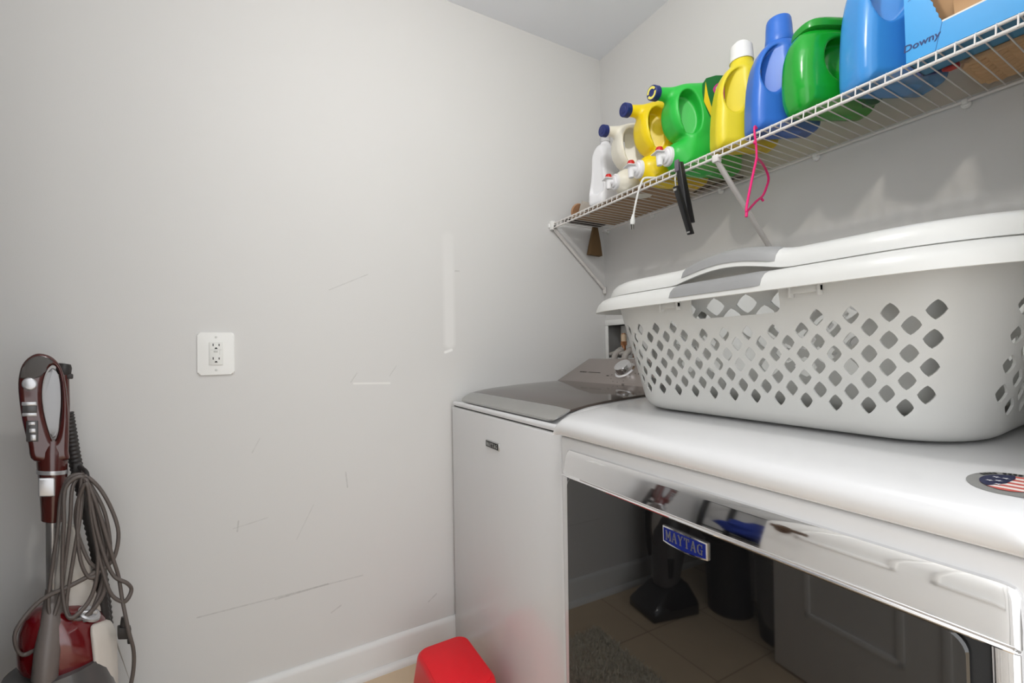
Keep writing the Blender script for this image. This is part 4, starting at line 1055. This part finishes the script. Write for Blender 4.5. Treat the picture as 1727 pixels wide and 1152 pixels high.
ph = empty('pink_hanger', 'small hot pink plastic hanger hanging edge-on from the shelf rail', 'hanger', (0.92, -0.29, 1.40))
J = Vector((.9215, -.302, 1.561)); A = Vector((.939, -.378, 1.408)); B1 = Vector((.889, -.205, 1.556)); B2 = Vector((.888, -.198, 1.528))
b = MB(); b.tube([J, J + Vector((-.0005, .0, .03)), (.9205, -.3045, 1.612), (.919, -.3045, 1.636), (.917, -.297, 1.645), (.916, -.289, 1.641)], .0026, 10, 3); b.lathe([(0, 0), (.0045, 0), (.0045, .004), (0, .005)], 12, axis_frame((.9215, -.305, 1.60), (-1, -.3, 0))); b.build('hook', pk, ph)
b = MB(); b.tube([J, J * .5 + A * .5 + Vector((0, -.002, .004)), A + Vector((0, 0, .012)), A], .0030, 10, 4); b.tube([J, J * .45 + B1 * .55 + Vector((0, 0, .006)), B1, B1 * .5 + B2 * .5 + Vector((-.002, .008, 0)), B2], .0030, 10, 4); b.tube([B2, B2 * .72 + A * .28 + Vector((-.001, .004, -.012)), B2 * .4 + A * .6 + Vector((0, 0, -.006)), A], .0030, 10, 4)
t = B2 * .6 + A * .4 + Vector((0, .003, -.012)); b.tube([t, t + Vector((.001, .008, -.006))], .003, 8); b.tube([A, A + Vector((0, -.002, -.012))], .0035, 8); b.build('hanger_frame', pk, ph)
cd = empty('power_cord', 'white electrical cord with a plug dangling over the shelf edge', 'cord', (0.50, -0.31, 1.48))
b = MB(); b.tube([(.575, -.25, BZ + .004), (.56, -.28, BZ + .006), (.545, -.304, BZ + .004), (.535, -.311, 1.615), (.524, -.312, 1.59), (.511, -.312, 1.555), (.503, -.312, 1.528)], .0034, 10, 4); b.build('cord', M_plate, cd)
b = MB(); b.tube([(.503, -.312, 1.532), (.501, -.312, 1.522), (.499, -.312, 1.510), (.497, -.312, 1.500)], [.004, .006, .0085, .0075], 12); pg = b.build('plug', M_plate, cd)
b = MB(); b.box(.491, .4925, -.315, -.309, 1.484, 1.501); b.box(.500, .5015, -.315, -.309, 1.484, 1.501); b.tube([(.4965, -.306, 1.501), (.4962, -.306, 1.482)], .002, 8); b.build('prong', M_steel, pg, smooth=False)
# brown flared brush hanging through the wires in the corner
br = empty('hanging_brush', 'brown flared flat brush hanging below the shelf in the corner', 'brush', (0.03, -0.08, 1.505))
M_brn = mat('brown bristle', rgb(110, 86, 56), 0.8, var=0.2, vscale=60, stretch=(30, 30, 1))
b = MB(); b.hull([(.024, -.087, 1.640), (.036, -.087, 1.640), (.024, -.064, 1.640), (.036, -.064, 1.640), (.020, -.106, 1.565), (.040, -.106, 1.565), (.020, -.052, 1.565), (.040, -.052, 1.565), (.018, -.119, 1.508), (.042, -.119, 1.508), (.018, -.045, 1.506), (.042, -.045, 1.506)], .002, 2); b.build('bristles', M_brn, br)
b = MB(); b.hull([(.023, -.088, 1.638), (.037, -.088, 1.638), (.023, -.063, 1.638), (.037, -.063, 1.638), (.024, -.085, 1.670), (.036, -.066, 1.670)], .002, 2); b.build('brush_handle', M_tan, br)
# ------------------------------------------------------------------ red step stool
M_rstool = mat('red plastic', rgb(226, 22, 36), 0.35, var=0.03, bump=0.0)
ss = empty('step_stool', 'red plastic step stool with a grippy top in front of the washing machine', 'step stool', (0.377, -0.921, 0))
M_grippy = mat('red grip pad', rgb(232, 18, 34), 0.55, var=0.03)
nt = M_grippy.node_tree; tc = nt.nodes.new('ShaderNodeTexCoord'); mp = nt.nodes.new('ShaderNodeMapping'); mp.inputs['Scale'].default_value = (260, 260, 260); mp.inputs['Rotation'].default_value = (0, 0, 0.785)
nt.links.new(tc.outputs['Object'], mp.inputs[0]); ck = nt.nodes.new('ShaderNodeTexVoronoi'); ck.inputs['Randomness'].default_value = 0.0; ck.inputs['Scale'].default_value = 1.0; nt.links.new(mp.outputs[0], ck.inputs['Vector'])
bp = nt.nodes.new('ShaderNodeBump'); bp.inputs['Strength'].default_value = 0.6; bp.inputs['Distance'].default_value = 0.001; nt.links.new(ck.outputs['Distance'], bp.inputs['Height']); nt.links.new(bp.outputs[0], nt.nodes['Principled BSDF'].inputs['Normal'])
b = MB(); rg = []
for ins, z in ((-.028, 0.0), (-.012, .12), (-.003, .185), (-.001, .193), (.003, .198), (.008, .1995)):
    rg.append([(x, y, z) for x, y in rrect(.262 + ins, .492 - ins, -1.000 + ins, -.842 - ins, .032 - min(ins, 0) * .3, 7)])
b.rings(rg); b.build('stool_body', M_rstool, ss)
b = MB(); b.rings([[(x, y, z) for x, y in rrect(.262 + ins, .492 - ins, -1.000 + ins, -.842 - ins, .030, 7)] for ins, z in ((.006, .198), (.0065, .2005), (.0075, .2012))]); b.build('grip_pad', M_grippy, ss, label='textured red top pad')

# ------------------------------------------------------------------ upright vacuum cleaner by the left wall
VX, VY = 0.170, -1.800
va = empty('vacuum_cleaner', 'maroon and white upright vacuum cleaner with a coiled grey cord by the left wall', 'vacuum cleaner', (VX, VY, 0), None, (0, 0, math.radians(105.8)))
M_mar = mat('maroon plastic', rgb(74, 30, 26), 0.22, var=0.03, coat=0.5)
M_marb = mat('burgundy plastic', rgb(98, 12, 18), 0.12, var=0.03, coat=0.8)
M_gun = mat('gunmetal grip', rgb(78, 74, 72), 0.45, var=0.05, bump=0.1, bscale=700)
M_hosebk = mat('black hose', rgb(46, 43, 42), 0.5)
M_silv = mat('silver plastic', rgb(186, 186, 188), 0.25, 0.5, var=0.02)
M_cord = mat('grey brown cord', rgb(92, 84, 80), 0.42, var=0.06)
M_bagw = mat('off white housing', rgb(206, 200, 192), 0.4, var=0.03)
K = 0.972      # slightly nearer the camera than the plane the sizes were taken on
def sx(v): return v * K
# handle loop (local: x right, y away, z up)
HO = spline2([(-.060, .855), (-.074, .895), (-.088, .95), (-.097, 1.02), (-.093, 1.062), (-.080, 1.086), (-.057, 1.100), (-.032, 1.098), (-.012, 1.086), (.004, 1.062), (.014, 1.02), (.020, .95), (.019, .88), (.015, .855)], 4)
HI = spline2([(-.016, .898), (-.028, .925), (-.040, .975), (-.042, 1.02), (-.034, 1.055), (-.020, 1.073), (-.008, 1.066), (.000, 1.04), (.003, .995), (.000, .95), (-.006, .915)], 4)
def fh(x, y, z):
    d2 = smax(sd_poly(HO, x, z), -sd_poly(HI, x, z), 0.004)
    return extr(d2, np.abs(y) - 0.027, 0.012)
lp = link('handle_loop', surfnet('handle_loop', fh, (-.115, -.04, .84), (.04, .04, 1.12), .0032), M_mar, va, world=False, auto=None)
HI2 = [(x * .98 - .0004, z) for x, z in HI]
b = MB(); P = spline2([(-.0175, .905), (-.028, .93), (-.038, .977), (-.040, 1.018), (-.032, 1.05), (-.020, 1.066), (-.010, 1.06), (-.002, 1.038), (.001, .995), (-.002, .952), (-.008, .92)], 3)
b.prism(P, -0.012, 0.020, frame((0, 0, 0), (1, 0, 0), (0, 0, 1)), 0.006, 3); b.build('grip_window', mat('satin silver panel', rgb(158, 158, 160), 0.4, 0.25, var=0.03), lp, world=False, label='silver panel inside the loop')
b = MB(); P = spline2([(-.0925, 1.045), (-.080, 1.080), (-.057, 1.0945), (-.034, 1.092), (-.016, 1.082), (-.022, 1.081), (-.036, 1.062), (-.047, 1.046)], 3)
b.prism(P, 0.0, 0.0290, frame((0, 0, 0), (1, 0, 0), (0, 0, 1)), 0.004, 3); b.build('top_pad', M_gun, lp, world=False, label='gunmetal textured pad')
def oval(b, cx, cz, a, c, y, th=.006, bev=.002):
    b.prism([(a * math.cos(t), c * math.sin(t)) for t in [2 * math.pi * i / 28 for i in range(28)]], 0, th, frame((cx, y, cz), (1, 0, -.08), (0, 0, 1)), bev, 3)
b = MB(); oval(b, -.0705, 1.0315, .0185, .0145, -.0235, .008, .004); b.build('power_button', M_silv, lp, world=False, label='oval silver button')
b = MB(); b.box(-.0885, -.0535, -.0300, -.024, .982, .991, .002); b.box(-.0875, -.0525, -.0300, -.024, .958, .966, .002); b.build('switch', M_silv, lp, world=False)
b = MB(); b.box(-.0868, -.0528, -.0290, -.023, .966, .982, .001); b.box(-.078, -.050, -.0285, -.022, .900, .948, .002); b.build('switch_bed', mat('smoked plastic', rgb(70, 68, 68), 0.25), lp, world=False, label='smoked grey switch bed')
b = MB(); b.box(-.073, -.057, -.0305, -.025, .938, .945, .001); b.box(-.071, -.056, -.0305, -.025, .921, .930, .001); b.box(-.068, -.055, -.0305, -.025, .903, .916, .001); b.build('switch', M_silv, lp, world=False)
# neck: loop to wand
def ring2(cx, cy, z, a, c, n=28): return [(cx + a * math.cos(2 * math.pi * i / n), cy + c * math.sin(2 * math.pi * i / n), z) for i in range(n)]
b = MB(); b.rings([ring2(-.018, .004, .90, .036, .030), ring2(-.019, .004, .875, .038, .034), ring2(-.0195, .004, .845, .0365, .035), ring2(-.019, .004, .832, .036, .035)]); b.build('handle_neck', M_mar, va, world=False)
b = MB(); b.rings([ring2(-.019, .004, .8325, .0368, .0358), ring2(-.019, .004, .828, .0372, .0362), ring2(-.019, .004, .8235, .0368, .0358)]); b.build('neck_ring', M_silv, va, world=False, label='silver ring')
b = MB(); b.rings([ring2(-.018, .004, .824, .035, .034), ring2(-.0165, .004, .79, .033, .032), ring2(-.017, .004, .735, .0285, .028), ring2(-.0175, .004, .716, .0275, .027), ring2(-.0175, .004, .714, .025, .025)]); wd = b.build('wand_socket', M_mar, va, world=False)
b = MB(); b.prism(rrect(-.020, .018, -.021, .021, .004, 3), 0, .008, frame((-.030, -.0275, .797), (1, 0, 0), (0, 0, 1)), .003, 3); b.build('release_latch', M_silv, wd, world=False, label='silver release latch')
b = MB(); b.tube([(-.0180, .004, .72), (-.016, .004, .53), (-.014, .006, .47)], .0165, 20); b.build('wand', mat('brushed aluminium wand', (0.5, 0.49, 0.49, 1), 0.35, 0.9, var=0.03), va, world=False, label='aluminium wand')
# hose with cap, ribbed
b = MB(); b.lathe([(0, 0), (.017, 0), (.019, .004), (.019, .018), (.015, .026), (0, .027)], 20, axis_frame((.006, .035, 1.050), (.15, 0, 1))); b.box(.014, .030, .02, .034, 1.040, 1.052, .003); b.build('tool_cap', M_hosebk, va, world=False, label='black accessory cap')
b = MB(); b.rings([ring2(.008, .034, 1.052, .013, .016), ring2(.010, .034, .98, .013, .016), ring2(.008, .034, .87, .012, .015)]); b.build('accessory_tube', M_mar, va, world=False)
def ribbed_hose(b, pts, r, k):
    P = spline(pts, k); rr = [r if i % 2 else r * .84 for i in range(len(P))]
    b.tube(P, rr, 14)
b = MB(); ribbed_hose(b, [(.016, .055, .96), (.024, .055, .91), (.034, .055, .85), (.048, .055, .79), (.066, .052, .72), (.084, .050, .64), (.098, .046, .56), (.106, .044, .48), (.112, .046, .40), (.108, .05, .30), (.085, .06, .22)], .018, 13)
ribbed_hose(b, [(.088, .012, .60), (.097, .008, .54), (.103, .006, .47), (.104, .008, .40), (.098, .018, .32)], .015, 12); b.build('hose', M_hosebk, va, world=False, auto=60, label='black ribbed hose')
# main body
b = MB(); b.hull([(.002, .0, .70), (.040, .0, .70), (.002, .055, .70), (.034, .055, .70), (.000, -.012, .55), (.080, -.004, .55), (.0, .075, .55), (.088, .07, .55), (-.02, -.03, .505), (.095, -.02, .505), (-.02, .08, .5), (.10, .08, .5)], .008, 3); b.build('filter_housing', M_bagw, va, world=False, label='off-white filter housing')
b = MB(); b.rings([[(cx + a * math.cos(t), cy + c * math.sin(t), z) for t in [2 * math.pi * i / 36 for i in range(36)]] for cx, cy, z, a, c in ((.015, -.008, .528, .030, .03), (.014, -.010, .520, .070, .052), (.010, -.014, .500, .092, .068), (.008, -.016, .47, .104, .078), (.008, -.016, .43, .109, .082), (.008, -.016, .40, .109, .082), (.008, -.016, .385, .104, .078))])
cn = b.build('canister', M_marb, va, world=False, label='glossy burgundy canister')
b = MB(); b.hull([(.064, -.085, .50), (.098, -.060, .50), (.118, -.02, .492), (.078, -.094, .47), (.112, -.064, .47), (.130, -.02, .465), (.082, -.10, .33), (.118, -.066, .33), (.134, -.02, .33), (.09, .02, .33), (.09, .02, .49)], .006, 3); b.build('side_housing', M_bagw, va, world=False, label='off-white side housing')
b = MB(); b.lathe([(0, 0), (.026, 0), (.026, .006), (.022, .009), (0, .009)], 28, axis_frame((.064, -.050, .514), (.2, -.35, 1))); b.box(.045, .084, -.062, -.05, .518, .527, .003); b.build('lid_latch', M_silv, cn, world=False, label='silver lid latch')
b = MB(); b.rings([ring2(-.014, -.002, .56, .020, .020), ring2(-.018, -.055, .508, .026, .028), ring2(-.028, -.088, .45, .030, .030), ring2(-.034, -.094, .39, .030, .030)]); b.build('carry_spine', mat('grey brown spine', rgb(108, 100, 96), 0.4), va, world=False, label='grey spine')
WARP_END = len(va.children)
RZ = Matrix.Rotation(math.radians(-105.8), 4, 'Z')      # lower part: laid out in wall-aligned directions around the base
def wl(x, y, z): return RZ @ Vector((x - VX, y - VY, z))
def ringw(cx, cy, z, a, c, n=28): return [wl(cx + a * math.cos(2 * math.pi * i / n), cy + c * math.sin(2 * math.pi * i / n), z) for i in range(n)]
b = MB(); b.rings([ringw(.185, -1.800, .40, .075, .085), ringw(.190, -1.790, .33, .080, .088), ringw(.205, -1.755, .22, .066, .072), ringw(.210, -1.735, .13, .055, .062), ringw(.212, -1.73, .10, .05, .055)]); lw = b.build('lower_body', mat('charcoal plastic', rgb(78, 76, 76), 0.3, coat=0.3), va, world=False, label='charcoal lower body')
b = MB(); b.hull([wl(*p) for p in [(.245, -1.70, .14), (.262, -1.70, .14), (.245, -1.70, .22), (.264, -1.705, .22), (.262, -1.75, .14), (.266, -1.75, .22), (.23, -1.70, .14), (.23, -1.70, .22)]], .003, 2); b.build('nameplate', M_blackink, lw, world=False)
b = MB(); b.hull([wl(*p) for p in [(.125, -1.83, .0), (.125, -1.60, .0), (.285, -1.58, .0), (.33, -1.80, .0), (.125, -1.83, .05), (.125, -1.60, .04), (.285, -1.58, .04), (.33, -1.80, .05), (.155, -1.80, .12), (.155, -1.69, .10), (.265, -1.69, .10), (.275, -1.79, .12)]], .010, 3); b.build('floor_head', mat('gloss black plastic', rgb(16, 16, 17), 0.08, coat=0.6), va, world=False, label='gloss black floor head')
lower = {'lower_body', 'nameplate', 'floor_head'}
# cord: one continuous loose bundle hung over the hook
b = MB(); b.tube([(.040, .02, .835), (.050, -.03, .838), (.060, -.055, .830), (.061, -.060, .812), (.055, -.058, .805)], .005, 10, 3); b.box(.03, .05, .0, .05, .815, .845, .004); b.build('cord_hook', M_hosebk, va, world=False, label='black cord hook')
loops = [
 [(.052,.827),(.022,.821),(.002,.781),(-.005,.713),(-.018,.619),(-.026,.538),(-.009,.497),(.025,.497),(.06,.51),(.09,.57),(.10,.64),(.085,.73),(.062,.80),(.052,.827)],
 [(.052,.827),(.028,.801),(.022,.726),(.011,.632),(-.002,.551),(-.036,.471),(-.077,.438),(-.097,.459),(-.094,.499),(-.043,.552),(.025,.584),(.086,.617),(.107,.657),(.095,.72),(.07,.79),(.055,.825)],
 [(.055,.823),(.086,.799),(.114,.751),(.13,.697),(.12,.643),(.093,.617),(.066,.60),(.045,.64),(.038,.72),(.045,.79),(.05,.822)],
 [(.052,.82),(.066,.779),(.08,.711),(.1,.643),(.12,.603),(.148,.588),(.158,.572),(.148,.552),(.134,.548),(.11,.57),(.088,.64),(.07,.73),(.058,.81)],
 [(.045,.821),(.036,.753),(.039,.699),(.066,.631),(.1,.616),(.112,.66),(.10,.74),(.07,.80),(.052,.825)],
 [(.05,.82),(.045,.739),(.025,.618),(.014,.537),(.032,.51),(.066,.523),(.1,.576),(.092,.66),(.066,.76),(.052,.822)],
 [(.05,.822),(.012,.80),(.008,.72),(.004,.60),(.012,.53),(.03,.518),(.07,.56),(.084,.64),(.07,.75),(.055,.82)],
 [(.055,.825),(.078,.77),(.10,.70),(.118,.64),(.130,.60),(.138,.55),(.150,.49),(.162,.44),(.160,.387),(.146,.335),(.12,.30)]]
pts = []; random.seed(11)
for i, L in enumerate(loops):
    off = -.052 - .006 * (i % 4)
    for j, (x, z) in enumerate(L):
        if i and j == 0: continue
        pts.append((x, off + random.uniform(-.004, .004) - .02 * math.exp(-((z - .47) / .06) ** 2), z))
b = MB(); b.tube(pts, .0049, 9, 5); cdv = b.build('power_cord', M_cord, va, world=False, auto=None, label='looped grey cord')
b = MB(); b.box(.128, .158, -.066, -.040, .462, .488, .003); b.box(.150, .156, -.06, -.045, .45, .463, .001); b.lathe([(0, 0), (.007, 0), (.010, .02), (0, .02)], 12, axis_frame((.143, -.053, .508), (0, 0, -1))); b.build('plug', M_hosebk, cdv, world=False, label='black plug')

# the sizes above were measured along a direction 45 degrees off the machine's front: bring them square to it
def square_up(o):
    if o.name.split('.')[0] not in lower:
        for v in o.data.vertices:
            x, y, z = v.co; k = 1 - 0.483 * x; v.co = (0.7033 * x / k, y * 0.74, 1.087 + (z - 1.087) / k)
        for c in o.children: square_up(c)
for c in va.children: square_up(c)

# ------------------------------------------------------------------ things that show only as reflections in the dryer door
bn = empty('waste_bin', 'black round plastic bin reflected in the dryer door beside the vacuum cleaner', 'bin', (0.36, -1.955, 0))
b = MB(); b.rings([ring2(.36, -1.955, .0, .088, .088), ring2(.36, -1.955, .43, .106, .106), ring2(.36, -1.955, .44, .110, .110), ring2(.36, -1.955, .45, .106, .106)]); b.build('bin_body', mat('matt black bin', rgb(20, 20, 21), 0.4), bn)
b = MB(); b.tube([(.252, -1.955, .42), (.266, -1.88, .34), (.36, -1.845, .30), (.454, -1.88, .34), (.468, -1.955, .42)], .004, 8, 5); b.build('bin_handle', M_hosebk, bn)
tc_ = empty('trash_can', 'dark trash can with a clear liner bag reflected in the dryer door', 'trash can', (0.595, -1.945, 0))
b = MB(); b.rings([ring2(.595, -1.945, .0, .088, .088), ring2(.595, -1.945, .30, .104, .104), ring2(.595, -1.945, .31, .107, .107)]); b.build('can_body', mat('dark olive can', rgb(38, 36, 30), 0.4), tc_)
b = MB()
rg = []
for k, z in enumerate((.10, .2, .30, .33, .345)):
    rg.append([(.595 + (.108 + .008 * math.sin(5 * t + k) + .003 * k) * math.cos(t), -1.945 + (.108 + .008 * math.sin(5 * t + k) + .003 * k) * math.sin(t), z + .03 * math.sin(3 * t + 1) * (1 - k / 4)) for t in [2 * math.pi * i / 48 for i in range(48)]])
b.rings(rg, cap0=False, cap1=False); b.build('liner_bag', mat('clear liner', rgb(190, 192, 190), 0.15, alpha=0.3, coat=0.4), tc_, label='clear liner bag')
ct = empty('utility_cart', 'black metal cart against the wall behind, reflected in the chrome band', 'cart', (0.40, -2.27, 0))
b = MB()
for x in (.13, .67):
    for y in (-2.385, -2.165): b.box(x - .012, x + .012, y - .012, y + .012, 0.0, 1.16, .003)
b.box(.13, .67, -2.39, -2.37, 1.14, 1.16, .003); b.box(.13, .67, -2.18, -2.16, 1.14, 1.16, .003); b.box(.12, .14, -2.39, -2.16, 1.14, 1.16); b.box(.66, .68, -2.39, -2.16, 1.14, 1.16); b.build('cart_frame', M_black, ct)
for z in (.30, .78):
    b = MB(); b.box(.12, .68, -2.39, -2.16, z, z + .015, .003); b.build('cart_shelf', M_black, ct)
M_bluef = mat('blue fabric', rgb(34, 56, 140), 0.8, var=0.12, vscale=40)
me = crumple((.40, -2.275, .902), (.24, .085, .108), 9, 'laundry_bag', M_bluef, .25); bgl = link('laundry_bag', me, M_bluef, auto=30); recentre(bgl); tag(bgl, 'blue fabric laundry bag on the black cart, reflected in the chrome band', 'laundry bag')
rgm = mat('shaggy grey green pile', rgb(120, 120, 104), 0.9, var=0.2, vscale=80)
rgm.node_tree.nodes[rgm['mult']].inputs[0].default_value = rgb(232, 225, 208)[:3]
rg_ = empty('shag_rug', 'shaggy grey-green rug on the floor in front of the appliances', 'rug', (0.62, -1.20, 0))
b = MB(); b.box(.20, 1.05, -1.36, -1.04, 0.0, .006, .002); b.build('rug_backing', rgm, rg_)
b = MB(); random.seed(5); vs = []; fs = []
for i in range(9000):
    x = random.uniform(.20, 1.05); y = random.uniform(-1.36, -1.055); a = random.uniform(0, 6.28); l = random.uniform(.012, .022); w = .0022
    dx, dy = math.cos(a), math.sin(a); lx, ly = random.uniform(-.012, .012), random.uniform(-.012, .012); k = len(vs)
    vs += [(x - dx * w, y - dy * w, .005), (x + dx * w, y + dy * w, .005), (x + dx * w * .8 + lx * .6, y + dy * w * .8 + ly * .6, .005 + l * .7), (x + lx, y + ly, .005 + l), (x - dx * w * .8 + lx * .6, y - dy * w * .8 + ly * .6, .005 + l * .7)]
    fs.append((k, k + 1, k + 2, k + 3, k + 4))
me = bpy.data.meshes.new('rug_pile'); me.from_pydata(vs, [], fs); me.update(); pl = link('rug_pile', me, rgm, rg_, smooth=False); pl['kind'] = 'stuff'
